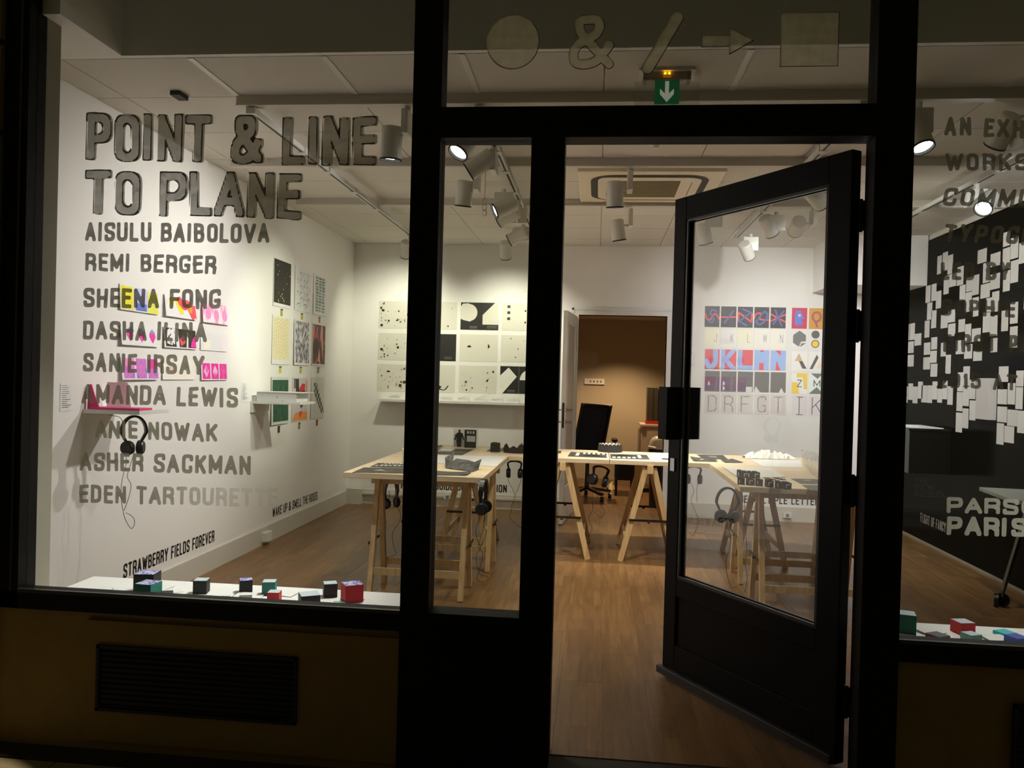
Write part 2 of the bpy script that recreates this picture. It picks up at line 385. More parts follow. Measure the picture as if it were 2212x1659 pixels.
def lettering(text, BL, BR, H_, n, m, label, swf=.17, sp=.12, name='lettering', jit=0., title=None, letters=True, cat='lettering', group=None, lift=.0015, parent=None, up=(0, 0, 1), space=.3, res=None, slant=0.):
    """text fitted between BL and BR on a plane with normal n, cap height H_; every letter is a child"""
    BL, BR = Vector(BL), Vector(BR); uv = (BR - BL); Ltot = uv.length; uv.normalize(); upv = Vector(up); nn = Vector(n)
    sw = H_ * swf
    adv = []; tot = 0
    for k, ch in enumerate(text):
        w = space * H_ if ch == ' ' else GL[ch][0] * H_ + (sw if ch in 'I' else (sw * .4))
        adv.append(w); tot += w
    gaps = sum(1 for k in range(len(text) - 1)) * sp * H_
    f = Ltot / (tot + gaps)
    if parent is None: root = empty(name, BL, label, cat, group)
    else: root = parent
    x = 0
    for ch, w in zip(text, adv):
        if ch != ' ':
            Wg = max(w * f, sw); 
            if ch == 'I': Wg = sw
            segs = glyph_segs(ch, Wg, H_, sw, jit)
            rs = res or H_ / 26
            dy = rnd.uniform(-jit, jit) * .6
            mb = MB()
            def put(fld, mm, off, pad=0.):
                V, Fc = contour(fld, -pad - rs, Wg + pad + rs, -pad - rs - H_ * .1, H_ + pad + rs, rs)
                mb.add([BL + uv * (x + px + slant * py) + upv * (py + dy) + nn * off for px, py in V], Fc, mm)
            if title:
                of = H_ * .035
                put(lambda X, Y: np.minimum(seg_dist(X - of * .25, Y, segs, 6) - sw / 2 * .86, seg_dist(X - of, Y - of * .1, segs, 6) - sw / 2), m, lift + .0015, of * 1.5)
                put(lambda X, Y: np.abs(seg_dist(X, Y, segs, 6) - sw / 2 + H_ * .014) - H_ * .017, title, lift, H_ * .03)
            else: put(lambda X, Y: seg_dist(X, Y, segs, 3) - sw / 2, m, lift)
            mb.build('letter', parent=root, loc=BL + uv * (x + Wg / 2))
        x += (w + sp * H_) * f
    return root

# ================================================================ SETTING
XL, XR, YB, ZC = -2.65, 2.97, 5.52, 2.80
# floor: laminate planks over a base
fl = sbox('floor', (XL - .1, -.02, -.06), (XR + .1, 8.0, -.012), mat('floor_base', (60, 42, 26), .8))
pw, plen = .1935, 1.28
plank_mesh = {}
def plank(x0, x1, y0, y1):
    key = (round(x1 - x0, 3), round(y1 - y0, 3))
    if key not in plank_mesh:
        a, b = (x1 - x0) / 2 - .0002, (y1 - y0) / 2 - .0002; mb = MB(); c = .0006
        mb.add([(-a, -b, -.012), (a, -b, -.012), (a, b, -.012), (-a, b, -.012), (-a, -b, -c), (a, -b, -c), (a, b, -c), (-a, b, -c),
                (-a + c, -b + c, 0), (a - c, -b + c, 0), (a - c, b - c, 0), (-a + c, b - c, 0)],
               [(8, 9, 10, 11), (4, 5, 9, 8), (5, 6, 10, 9), (6, 7, 11, 10), (7, 4, 8, 11), (0, 1, 5, 4), (1, 2, 6, 5), (2, 3, 7, 6), (3, 0, 4, 7)], FLOORM)
        plank_mesh[key] = mb.mesh('plank')
    o = bpy.data.objects.new('plank', plank_mesh[key]); COL.objects.link(o); o.parent = fl
    o.location = Vector(((x0 + x1) / 2, (y0 + y1) / 2, 0)) - fl.location
x = XL; k = 0
while x < XR - .01:
    x1 = min(x + pw, XR); y = .0; off = [.42, .98, .2, .75, 1.15][k % 5]; ye = y + off
    while y < YB + .1 - .01:
        plank(x, x1, y, min(ye, YB + .1)); y = ye; ye += plen
    x = x1; k += 1
bf = MB().box((-1.3, YB + .1, -.012), (1.9, 7.9, -.001), FLOORM).build('floor_back', kind='structure')
# walls
sbox('wall_left', (XL - .12, .0, 0), (XL, YB + .12, 3.3), WHITE)
wb = MB()
DX0, DX1, DZ = -.215, .70, 2.075
wb.box((XL, YB, 0), (DX0, YB + .12, 3.3), WHITE); wb.box((DX1, YB, 0), (XR, YB + .12, 3.3), WHITE); wb.box((DX0, YB, DZ), (DX1, YB + .12, 3.3), WHITE)
structure('wall_back', wb)
sbox('wall_right', (XR + .012, .06, 0), (XR + .14, 6.4, 3.3), WHITE)
# black glossy panels cover the right wall
pan = [(.3, 2.1), (2.1, 4.105), (4.105, 5.5)]
for i, (a, b) in enumerate(pan):
    MB().box((XR, a + .002, .012), (XR + .012, b - .002, 2.75), BLACKW).build('black_wall_panel', loc=(XR, (a + b) / 2, .012),
        label=['black glossy wall panel nearest the right window', 'black glossy wall panel left of the nearest joint, under the white cards', 'farthest black glossy wall panel next to the back wall'][i], cat='wall panel', group='black glossy panels on the right wall')
# dropped head at the right end of the back wall
sbox('trim_1', (2.15, 4.76, 2.34), (XR, YB, 2.799), WHITE)
# facade pier returns inside, left
RET = .135
sbox('wall_front', (XL, .0, -.12), (-2.2451, RET, 3.3), mat('reveal_grey', (150, 144, 128), .75))
# ceiling
cl = sbox('ceiling', (XL, .47, 2.812), (XR + .1, YB + .1, 2.86), WHITE)
sbox('trim_2', (XL, .02, 2.80), (-2.17, .44, 2.86), WHITE)            # ceiling strip beside the recess
sbox('trim_3', (XL, .44, 2.80), (XR, .47, 3.42), WHITE)            # upstand of the recess over the window
sbox('trim_4', (-2.2, .02, 2.8601), (-2.17, .44, 3.42), WHITE)
sbox('trim_5', (XL, .0, 3.42), (XR + .1, .5, 3.46), WHITE)
xs_ = [XL + .0, -2.478, -1.864, -1.244, -.626, -.008, .602, 1.22, 1.832, 2.444, XR]
ys_ = [.473, .98, 1.575, 2.17, 2.755, 3.345, 3.94, 4.53, 5.12, YB]
tile_mesh = {}
for i in range(len(xs_) - 1):
    for j in range(len(ys_) - 1):
        if i in (5, 6) and ys_[j] > 2.3 and ys_[j] < 3.2 and False: continue
        a, b = (xs_[i + 1] - xs_[i]) / 2 - .003, (ys_[j + 1] - ys_[j]) / 2 - .003; key = (round(a, 3), round(b, 3))
        if key not in tile_mesh: tile_mesh[key] = MB().box((-a, -b, 0), (a, b, .012), TILE).mesh('ceiling_tile')
        o = bpy.data.objects.new('ceiling_tile', tile_mesh[key]); COL.objects.link(o); o.parent = cl
        o.location = Vector(((xs_[i] + xs_[i + 1]) / 2, (ys_[j] + ys_[j + 1]) / 2, ZC)) - cl.location
for xx in (-1.864, -1.244, -.626, .602, 1.832):
    MB().box((xx - .014, .473, ZC - .004), (xx + .014, .955, ZC), WHITEP).build('ceiling_rail', parent=cl, loc=(xx, .7, ZC))
# cross trunking
for i, (yy, xa) in enumerate(((.985, -1.87), (2.17, -2.46), (3.345, -2.46))):
    mb = MB().box((xa, yy - .03, ZC - .05), (XR - .02, yy + .03, ZC), BEAMM)
    mb.box((xa, yy - .036, ZC - .054), (XR - .02, yy - .03, ZC - .046), TRACKM)
    mb.build('cable_trunking', loc=(xa, yy, ZC), label=['cream ceiling trunking nearest the shop window', 'cream ceiling trunking in front of the ceiling air unit', 'cream ceiling trunking behind the ceiling air unit'][i], cat='trunking', group='cream trunking across the ceiling')
# lighting tracks in depth
TX = (-1.80, -.62, 1.22, 2.37)
for i, xx in enumerate(TX):
    y1 = 4.52
    mb = MB()
    mb.box((xx - .019, 1.0, ZC - .084), (xx + .019, y1, ZC - .0555), TRACKM)
    root = mb.build('lighting_track', loc=(xx, 1.0, ZC), label=['leftmost white lighting track on the ceiling, without lamps at its front', 'white lighting track with a row of cans, left of the doorway', 'white lighting track with cans seen through the open glass door', 'white lighting track near the black wall'][i], cat='lighting track', group='white lighting tracks')
    MB().box((xx - .006, 1.02, ZC - .0855), (xx + .006, y1 - .02, ZC - .0835), SLOT).build('slot', parent=root, loc=(xx, 1.0, ZC), label='dark slot')
    for yy in (1.0, 1.72, 2.17, 2.75, 3.345, y1):
        MB().box((xx - .024, yy - .03, ZC - .088), (xx + .024, yy + .03, ZC - .0545), TRACKM).build('coupler', parent=root, loc=(xx, yy, ZC - .05))
# baseboards
BBM = mat('baseboard_paint', (205, 199, 186), .5)
sbox('baseboard_left', (XL, .09, 0), (XL + .012, YB, .14), BBM)
mb = MB()
mb.box((XL, YB - .012, 0), (DX0 - .06, YB, .15), BBM); mb.box((DX1 + .06, YB - .012, 0), (XR, YB, .15), BBM)
mb.box((XL + .01, YB - .10, 0), (XL + .17, YB - .012, .165), BBM)
mb.box((XL + .17, YB - .04, .10), (DX0 - .06, YB - .012, .12), BBM)
structure('baseboard_back', mb)
sbox('baseboard_right', (XR - .008, .2, 0), (XR, YB, .02), mat('pale_strip', (150, 142, 122), .6))
MB().box((XL + .012, 3.22, .03), (XL + .05, 3.34, .10), WHITEP).build('wall_socket', loc=(XL, 3.28, .06), label='white double socket on the left baseboard near the floor', cat='socket')
for i, (px_, Yq) in enumerate(((967, 5.49), (1700, 5.49))):
    p = aY(px_, 1073 if i == 0 else 1113, Yq); mb = MB(); mb.cbox(p, (.08, .03, .05), WHITEP); mb.cbox(p + Vector((0, -.017, 0)), (.03, .006, .03), INKG)
    mb.build('wall_socket', loc=p, label=['small wall socket behind the left trestle legs', 'small wall socket under the letters on the right of the back wall'][i], cat='socket')

# ---- shop front
FZ0, FZ1 = .505, 3.3
def fbox(name, x0, x1, z0, z1, y0=-.05, y1=.05, m=BLACKF, label=None):
    o = sbox(name, (x0, y0, z0), (x1, y1, z1), m, label); return o
fbox('trim_6', -2.335, -2.245, .44, 3.3)          # left jamb
fbox('trim_7', -.711, -.603, -.1, 3.3)            # mullion
fbox('trim_8', -.264, -.141, -.1, 2.28)           # door jamb left
fbox('trim_9', .945, 1.075, -.1, 3.3)             # right mullion
fbox('trim_10', -.603, .945, 2.28, 2.393)         # transom bar
fbox('trim_11', -2.335, -.711, .44, .505)         # left sill rail
fbox('trim_12', 1.075, 4.0, .44, .505)            # right sill rail
fbox('trim_13', -.603, -.264, -.1, .515)          # panel under the side light
fbox('trim_14', -2.335, 4.0, 3.25, 3.6)
sbox('trim_15', (-2.245, -.056, .505), (-.711, -.042, .519), mat('bead_grey', (60, 60, 56), .3))
sbox('trim_16', (1.075, -.056, .505), (4.0, -.042, .519), MATS['bead_grey'])
sbox('trim_17', (-2.275, -.058, .51), (-2.268, -.05, 3.2), MATS['bead_grey'])
def window(n, x0, x1, z0, z1, m=GLASS):
    o = sbox('window_%d' % n, (x0, -.003, z0), (x1, .003, z1), m); return o
window(1, -2.245, -.711, .505, 3.25); window(2, -.603, -.264, .515, 2.28); window(3, -.603, .945, 2.393, 3.25); window(4, 1.075, 4.0, .505, 3.25)
# stall riser, pier
sr = MB(); sr.box((-2.6, -.03, -.12), (-.70, .06, .44), PANELM); sr.box((-1.955, -.045, -.06), (-.70, -.03, .41), PANELM)
structure('wall_base_left', sr, loc=(-1.5, 0, 0))
sr = MB(); sr.box((1.0, -.03, -.12), (4.0, .06, .44), PANELM); structure('wall_base_right', sr, loc=(2, 0, 0))
for i, (x0, x1) in enumerate(((-1.907, -1.10), (1.46, 2.3))):
    root = empty('vent_grille', (x0, -.05, .06), ['black ventilation grille low in the wall under the left window', 'black ventilation grille low in the wall under the right window'][i], 'grille', 'black vents under the windows')
    mb = MB(); z0, z1 = .062, .318
    mb.box((x0, -.058, z0), (x1, -.045, z0 + .012), GRILLE); mb.box((x0, -.058, z1 - .012), (x1, -.045, z1), GRILLE)
    mb.box((x0, -.058, z0), (x0 + .012, -.045, z1), GRILLE); mb.box((x1 - .012, -.058, z0), (x1, -.045, z1), GRILLE)
    mb.box((x0, -.047, z0), (x1, -.0455, z1), GRILLE); mb.build('frame', parent=root, loc=(x0, -.05, .06))
    for k in range(11):
        z = z0 + .02 + k * .0208
        MB().bar((x0 + .012, -.052, z), (x1 - .012, -.052, z), .010, .003, GRILLE, up=(0, .5, 1)).build('slat', parent=root, loc=(x0, -.05, z))
pier = sbox('wall_pier', (-3.6, -.055, -.12), (-2.34, -.004, 3.6), mat('pier_joint', (40, 34, 18), .9))
zz = 3.365
while zz > 0:
    for (xa, xb) in ((-3.6, -2.97), (-2.96, -2.345)) if int(zz * 3) % 2 else ((-3.3, -2.66), (-2.65, -2.345)):
        MB().box((xa, -.075, zz - .345), (xb, -.055, zz - .018), STONEM).build('stone_block', parent=pier, loc=((xa + xb) / 2, -.06, zz - .18))
    zz -= .352
sbox('ground', (-8, -8, -.30), (8, .3, -.165), mat('ground_base', (40, 38, 30), .9))
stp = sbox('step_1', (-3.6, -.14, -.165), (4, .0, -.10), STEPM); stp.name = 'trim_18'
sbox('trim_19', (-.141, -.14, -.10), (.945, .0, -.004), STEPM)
pv = empty('pavement', (0, -1, -.165), 'pale stone slabs of the pavement along the shop front', 'pavement'); pv['kind'] = 'structure'
for i in range(-8, 8):
    for j in range(4):
        a, b = i * .5 + (.25 if j % 2 else 0), -.145 - j * .5
        MB().box((a + .003, b - .497, -.165), (a + .497, b - .003, -.103 + rnd.uniform(-.001, .001)), PAVE).build('paving_slab', parent=pv, loc=(a + .25, b - .25, -.165))
# ---- display ledges inside the windows
LEDM = mat('ledge_white', (235, 235, 232), .55)
LZ = .45
for i, (x0, x1, y1) in enumerate(((-2.24, -.72, .43), (1.08, 2.95, .42))):
    mb = MB().box((x0, .062, LZ - .03), (x1, y1, LZ), LEDM); mb.box((x0, y1 - .03, 0), (x1, y1, LZ - .03), LEDM); mb.box((x0, .062, 0), (x0 + .03, y1 - .03, LZ - .03), LEDM)
    mb.build('display_ledge', loc=(x0, .06, LZ), label=['white display ledge inside the left window', 'white display ledge inside the right window'][i], cat='ledge', group='white window ledges')

# ---- shop door (open inwards)
hx, hy = .918, .062; fx, fy = .362, .905
dv = Vector((fx - hx, fy - hy, 0)); DWd = dv.length; dv.normalize(); dn = Vector((-dv.y, dv.x, 0))   # dn: outward face normal
if dn.y > 0: dn = -dn
MD = Matrix(((dv.x, dn.x, 0, hx), (dv.y, dn.y, 0, hy), (0, 0, 1, 0), (0, 0, 0, 1)))
door = empty('door_1', (hx, hy, 0), None, None); door['kind'] = 'structure'
def dpart(name, boxes, m, parent=door, bevel=0, label=None, smooth=False):
    mb = MB()
    for a, b in boxes: mb.box(a, b, m, MD)
    return mb.build(name, parent=parent, loc=(hx, hy, 0), bevel=bevel, label=label)
T = .024
dpart('stile', [((0, -T, .015), (.105, T, 2.262))], DOORM, bevel=.003)
dpart('stile', [((DWd - .085, -T, .015), (DWd, T, 2.262))], DOORM, bevel=.003)
dpart('rail', [((.105, -T, 2.155), (DWd - .085, T, 2.262))], DOORM, bevel=.003)
dpart('rail', [((.105, -T, .40), (DWd - .085, T, .485))], DOORM, bevel=.003)
dpart('rail', [((.105, -T, .015), (DWd - .085, T, .17))], DOORM, bevel=.003)
dpart('door_panel', [((.105, -T + .008, .17), (DWd - .085, T - .012, .40))], DOORM)
dpart('weather_bar', [((-.0, T, .02), (DWd + .012, T + .028, .055))], mat('door_bar', (48, 44, 40), .4), bevel=.004)
dpart('glazing_bead', [((.105, T - .014, .485), (DWd - .085, T - .004, .497)), ((.105, T - .014, 2.143), (DWd - .085, T - .004, 2.155)), ((.105, T - .014, .485), (.117, T - .004, 2.155)), ((DWd - .097, T - .014, .485), (DWd - .085, T - .004, 2.155)),
                       ((.105, -T + .004, .485), (DWd - .085, -T + .014, .497)), ((.105, -T + .004, 2.143), (DWd - .085, -T + .014, 2.155)), ((DWd - .097, -T + .004, .485), (DWd - .085, -T + .014, 2.155))], MATS['bead_grey'])
dpart('pane', [((.105, -.003, .485), (DWd - .085, .003, 2.155))], GLASSD)
for sgn, lb in ((1, 'dark grey outer pull plate'), (-1, 'black inner pull plate')):
    y0, y1 = sorted((sgn * T, sgn * (T + .075)))
    h = dpart('pull_handle', [((DWd - .075, sgn * (T + .062) - .006, 1.13), (DWd - .005, sgn * (T + .062) + .006, 1.375)), ((DWd - .077, y0, 1.13), (DWd - .071, y1, 1.375))], DOORM if sgn > 0 else PLASTB, bevel=.002, label=lb)
dpart('lock_plate', [((DWd - .001, -.012, .93), (DWd + .002, .012, 1.06)), ((DWd - .055, T, .98), (DWd - .025, T + .006, 1.04))], STEEL)
for z in (.25, 1.02, 1.62, 2.02):
    mb = MB(); p = Vector((.932, .052, z)); mb.cone(p + Vector((0, 0, -.06)), p + Vector((0, 0, .06)), .0085, .0085, PLASTB, 12)
    mb.box((.925, .045, z - .055), (.946, .055, z + .055), PLASTB); mb.bar((.93, .052, z), (.90, .095, z), .10, .004, PLASTB, up=(1, .7, 0))
    mb.build('hinge', parent=door, loc=(hx, hy, z), smooth=False)

# ---- back doorway and its open leaf
mb = MB()
mb.box((DX0 - .055, YB - .018, 0), (DX0, YB + .13, DZ + .055), WHITEP); mb.box((DX1, YB - .018, 0), (DX1 + .055, YB + .13, DZ + .055), WHITEP); mb.box((DX0, YB - .018, DZ), (DX1, YB + .13, DZ + .055), WHITEP)
mb.box((DX0 - .07, YB - .026, 0), (DX0 - .05, YB - .012, DZ + .07), WHITEP); mb.box((DX1 + .05, YB - .026, 0), (DX1 + .07, YB - .012, DZ + .07), WHITEP); mb.box((DX0 - .07, YB - .026, DZ + .05), (DX1 + .07, YB - .012, DZ + .07), WHITEP)
structure('trim_20', mb, loc=(.2, YB, 1))
ld = empty('door_2', (-.24, YB - .02, 0), None, None); ld['kind'] = 'structure'
p0 = Vector((-.243, YB - .04, 0)); p1 = Vector((-.318, 4.72, 0)); lv = (p1 - p0).normalized(); ln = Vector((lv.y, -lv.x, 0)); ln = -ln if ln.x < 0 else ln; LW = (p1 - p0).length
ML = Matrix(((lv.x, ln.x, 0, p0.x), (lv.y, ln.y, 0, p0.y), (0, 0, 1, 0), (0, 0, 0, 1)))
def lpart(name, boxes, m, label=None, bevel=0):
    mb = MB()
    for a, b in boxes: mb.box(a, b, m, ML)
    return mb.build(name, parent=ld, loc=p0, label=label, bevel=bevel)
lpart('stile', [((0, -.02, .01), (.1, .02, 2.05))], WHITEP); lpart('stile', [((LW - .1, -.02, .01), (LW, .02, 2.05))], WHITEP)
lpart('rail', [((.1, -.02, 1.93), (LW - .1, .02, 2.05))], WHITEP); lpart('rail', [((.1, -.02, .01), (LW - .1, .02, .35))], WHITEP)
lpart('door_panel', [((.1, -.008, .35), (LW - .1, .008, 1.93))], mat('frosted_panel', (196, 190, 172), .35))
lpart('lock_plate', [((LW - .0005, -.011, .93), (LW + .002, .011, 1.17))], SLOT, label='dark lock faceplate')
for sgn in (1, -1):
    mb = MB()
    for z in (1.10, .985):
        a = ML @ Vector((LW - .055, sgn * .02, z)); b = ML @ Vector((LW - .055, sgn * .065, z)); c = ML @ Vector((LW - .17, sgn * .068, z))
        mb.cone(a, b, .008, .008, STEEL, 10); mb.cone(a, a + (b - a) * .12, .022, .022, STEEL, 14)
        if z > 1.05: mb.cone(b, c, .009, .008, STEEL, 10)
        else: mb.cone(b, b + (c - b) * .3, .016, .014, STEEL, 10)
    mb.build('door_handle', parent=ld, loc=p0, smooth=True)

# ---- back room
BWM = mat('back_room_plaster', (176, 160, 132), .85, noise=.03, scale=4)
sbox('wall_back_room', (-1.3, 7.85, 0), (1.9, 7.95, 2.3), BWM)
sbox('wall_back_room_left', (-1.35, YB + .12, 0), (-1.25, 7.85, 2.3), BWM)
sbox('wall_back_room_right', (1.6, YB + .12, 0), (1.7, 7.85, 2.3), BWM)
sbox('ceiling_back_room', (-1.3, YB + .12, 2.20), (1.9, 7.95, 2.26), mat('back_room_ceiling', (190, 176, 150), .85))
dl = aZ(1340, 682, 2.195)
root = empty('recessed_downlight', dl, 'small lit recessed downlight in the back room ceiling', 'ceiling light')
MB().lathe([(.034, .004), (.045, .0), (.047, .004), (.047, .006)], WHITEP, 20, Matrix.Translation(dl - Vector((0, 0, .006)))).build('trim_ring', parent=root, loc=dl)
MB().cone(dl, dl + Vector((0, 0, .003)), .033, .033, mat('downlight_lens', (255, 226, 180), .5, emit=7), 20).build('lens', parent=root, loc=dl)
spot('recessed_downlight_beam', dl - Vector((0, 0, .02)), dl + Vector((.05, -.1, -2)), 110, 118, .7, (1, .70, .42), .04)
sbox('baseboard_back_room', (-1.25, 7.835, 0), (1.6, 7.85, .08), mat('bb_tan', (150, 128, 92), .6))
sp_ = aY(1284, 824, 7.84); mb = MB().cbox(sp_, (.265, .014, .075), WHITEP)
for k in range(4): mb.cbox(sp_ + Vector((-.05 + k * .045, -.009, .002)), (.02, .006, .022), INKG)
mb.build('switch_plate', loc=sp_, label='white plate with four switches on the back room wall', cat='switch')

# ================================================================ LAMPS
PW = 1.7
def can(label, c, aim, box=None, hang=None, power=50, size=55, L=.165, r=.054, box_n='y', col=(1, .95, .86), blend=.7, track=None, axis=None):
    """track spotlight: driver box under the track/trunking, arm, hollow can with LED lens"""
    c = Vector(c); ax = (Vector(aim) - c).normalized() if axis is None else Vector(axis).normalized()
    root = empty('track_spotlight', c, label, 'spotlight', 'white track spotlights')
    top = c - ax * L * .5; mouth = c + ax * L * .5
    M = Matrix.Translation(top) @ ax.to_track_quat('Z', 'Y').to_matrix().to_4x4()
    MB().lathe([(.0, 0), (r * .86, 0), (r * .97, .006), (r, .014), (r, L), (r - .004, L), (r - .004, L - .03), (.0, L - .03)], CANM, 28, M).build('lamp_can', parent=root, loc=c, smooth=True)
    MB().lathe([(r + .0012, L - .006), (r + .0012, L + .002), (r - .005, L + .002), (r - .006, L - .012)], GASK, 28, M).build('rim', parent=root, loc=c, smooth=True, label='black rim')
    LEDE = mat('led_lens', (244, 248, 255), .3, emit=9)
    mb = MB()
    for k in range(7):
        a = k * math.pi / 3; q = M @ Vector(((r * .5 * math.cos(a), r * .5 * math.sin(a), L - .014) if k < 6 else (0, 0, L - .014)))
        mb.cone(q, q + ax * .004, r * .25, r * .25, LEDE, 10)
    mb.build('led_lens', parent=root, loc=c)
    if box is not None:
        b = Vector(box); zt0 = hang if hang else ZC - .086; b.z = min(b.z, zt0 - .085); w = (.13, .034, .12) if box_n == 'y' else (.034, .13, .12)
        MB().cbox(b, w, CANM).build('driver_box', parent=root, loc=c, bevel=.003)
        zt = zt0; mb = MB()
        mb.cone((b.x, b.y, b.z + w[2] / 2), (b.x, b.y, zt - .0005), .017, .017, CANM, 12); mb.build('stem', parent=root, loc=c); mb = MB()
        lo = b - Vector((0, 0, w[2] / 2 - .01)); side = c - ax * L * .28
        side = side + (lo - side).normalized() * r * .9
        mb.cone(lo, side, .011, .009, CANM, 10)
        mb.build('arm', parent=root, loc=c)
    if power: spot('spot_beam', mouth + ax * .004, mouth + ax, power * PW, min(size * 1.75, 125), 1.0, col, .03)
    return root
WARM = (1, .90, .74); COOL = (.93, .93, 1.0); NEU = (1, .97, .93)
HB = ZC - .055
def b_(px, py, Y): return aY(px, py, Y)
can('white can hanging straight down to the right of the big painted title', b_(846, 310, 1.0), (-1.2, 1.2, 0), b_(880, 262, 1.0), HB, 34, 60, box_n='x', col=NEU)
can('lit can facing the street just under the top bar of the narrow side window', b_(1006, 306, 1.06), None, None, None, 120, 30, axis=(-.40, -.42, -.81), col=NEU)
can('tilted can aimed at the left wall, nearest on its track, in the narrow side window', b_(1038, 354, 1.55), None, b_(1068, 300, 1.6), None, 50, 62, col=(1, .95, .95), box_n='x', axis=(-.80, .0, -.52))
can('upright can hanging below the near trunking, left half of the side window', b_(1003, 418, 2.2), (-1.1, 2.5, .78), b_(1030, 390, 2.2), HB, 44, 56, box_n='x', col=WARM)
can('tilted can, upper of the close pair under square plates in the side window', b_(1091, 447, 2.55), None, b_(1088, 423, 2.62), None, 80, 46, col=(1, .94, .98), axis=(-.84, -.26, -.42))
can('tilted can, lower of the close pair under square plates in the side window', b_(1098, 466, 2.85), None, (-.62, 2.98, 2.6), None, 84, 29, axis=(-.86, .20, -.40), col=(.98, 1, .84))
can('small tilted can high before the back wall in the side window', b_(1118, 510, 3.85), (-2.65, 4.0, 1.6), b_(1130, 492, 3.9), None, 16, 50, col=NEU)
can('small upright can before the back wall, left of the wide black mullion', b_(877, 538, 4.62), (-2.1, 5.45, 1.75), b_(889, 512, 4.60), ZC, 34, 62, col=(1, .98, .84), box_n='x')
can('small upright can before the back wall, seen in the side window', b_(1092, 540, 4.62), (-.95, 5.45, 1.6), b_(1110, 515, 4.60), ZC, 40, 62, col=(1, .98, .84), box_n='x')
can('upright can hanging in front of the ceiling air unit', b_(1328, 420, 2.2), (.15, 2.5, .78), b_(1361, 388, 2.2), HB, 66, 50, box_n='x', col=WARM)
can('can hanging behind the ceiling air unit, pointing slightly left', b_(1335, 497, 3.4), (.42, 3.65, .78), b_(1362, 468, 3.4), HB, 125, 36, box_n='x', col=(1, .92, .78))
can('faint can with a thin open rim at the left edge of the door glass', b_(1521, 504, 3.42), (1.25, 3.9, .78), b_(1542, 472, 3.4), HB, 46, 50, col=NEU)
can('small bright can pointing down right, lowest in the door glass', b_(1613, 541, 4.3), (2.0, 5.5, 1.55), b_(1622, 507, 4.3), None, 18, 60, col=COOL)
can('tilted can under a square driver plate in the middle of the door glass', b_(1660, 488, 3.5), (2.5, 4.7, 1.0), b_(1678, 459, 3.5), HB, 40, 60, col=COOL)
can('brightly lit white can seen from behind in the door glass', b_(1722, 489, 3.3), (1.55, 5.5, 1.95), b_(1757, 470, 3.3), HB, 32, 42, box_n='x', col=COOL)
can('large tilted can in the upper right corner of the door glass', b_(1762, 424, 2.2), (2.9, 3.6, 1.5), b_(1790, 398, 2.2), HB, 50, 60, col=NEU)
can('lit can facing the street beside the right black mullion', b_(1982, 290, 1.0), None, b_(1984, 232, 1.0), HB, 64, 28, axis=(.16, -.38, -.86), col=NEU)
can('big dark can behind the first two painted lines on the right window', b_(2168, 282, 1.25), (1.5, 2.9, .78), b_(2206, 232, 1.2), HB, 38, 60, col=NEU, box_n='x')
can('lit can facing the street above the black wall on the right', b_(2132, 438, 2.4), None, (2.37, 2.45, 2.62), None, 14, 70, axis=(-.55, -.62, -.62), col=NEU)
can('can beyond the right edge of the picture, lighting the cards on the black wall', (2.47, 1.2, 2.5), (2.97, 3.1, 1.8), (2.37, 1.25, 2.6), None, 40, 62, col=COOL)

# ceiling air unit
ax0, ax1, ay0, ay1 = -.17, .80, 2.375, 3.30
ac = empty('air_conditioner', ((ax0 + ax1) / 2, (ay0 + ay1) / 2, ZC), 'square cream air conditioning cassette in the ceiling above the doorway', 'air conditioner')
ACM = mat('ac_cream', (226, 214, 186), .5); acc = Vector(((ax0 + ax1) / 2, (ay0 + ay1) / 2, ZC))
MB().box((ax0, ay0, ZC - .028), (ax1, ay1, ZC - .001), ACM).build('cover', parent=ac, loc=acc, bevel=.006)
def rr(cx, cy, w, h, r, n=6):
    out = []
    for (sx, sy, a0) in ((1, 1, 0), (-1, 1, 90), (-1, -1, 180), (1, -1, 270)):
        for k in range(n + 1): a = math.radians(a0 + 90 * k / n); out.append((cx + sx * (w / 2 - r) + r * math.cos(a), cy + sy * (h / 2 - r) + r * math.sin(a)))
    return out
def ring(mb, o, i, z, m):
    n = len(o); mb.add([(p[0], p[1], z) for p in o] + [(p[0], p[1], z) for p in i], [(k, (k + 1) % n, n + (k + 1) % n, n + k) for k in range(n)], m)
cx_, cy_ = acc.x, acc.y
mb = MB(); ring(mb, rr(cx_, cy_, .80, .76, .16), rr(cx_, cy_, .70, .66, .09), ZC - .0295, SLOT); mb.build('air_slot', parent=ac, loc=acc, label='dark air outlet running round the cover')
mb = MB(); mb.prism(rr(cx_, cy_, .70, .66, .09), lambda u, v, t: Vector((u, v, t)), ZC - .036, ZC - .029, ACM); mb.build('inner_cover', parent=ac, loc=acc)
mb = MB(); gm = mat('ac_grille', (120, 108, 76), .7); mb.box((cx_ - .21, cy_ - .24, ZC - .038), (cx_ + .21, cy_ + .24, ZC - .036), gm); mb.build('intake_grille', parent=ac, loc=acc, label='darker intake grille')
for k in range(24): MB().box((cx_ - .21, cy_ - .235 + k * .02, ZC - .041), (cx_ + .21, cy_ - .230 + k * .02, ZC - .038), mat('ac_fin', (176, 164, 128), .6)).build('grille_fin', parent=ac, loc=acc)
for sx in (-1, 1): MB().box((cx_ + sx * .29 - .002, cy_ - .2, ZC - .0375), (cx_ + sx * .29 + .002, cy_ + .2, ZC - .036), SLOT).build('seam', parent=ac, loc=acc)
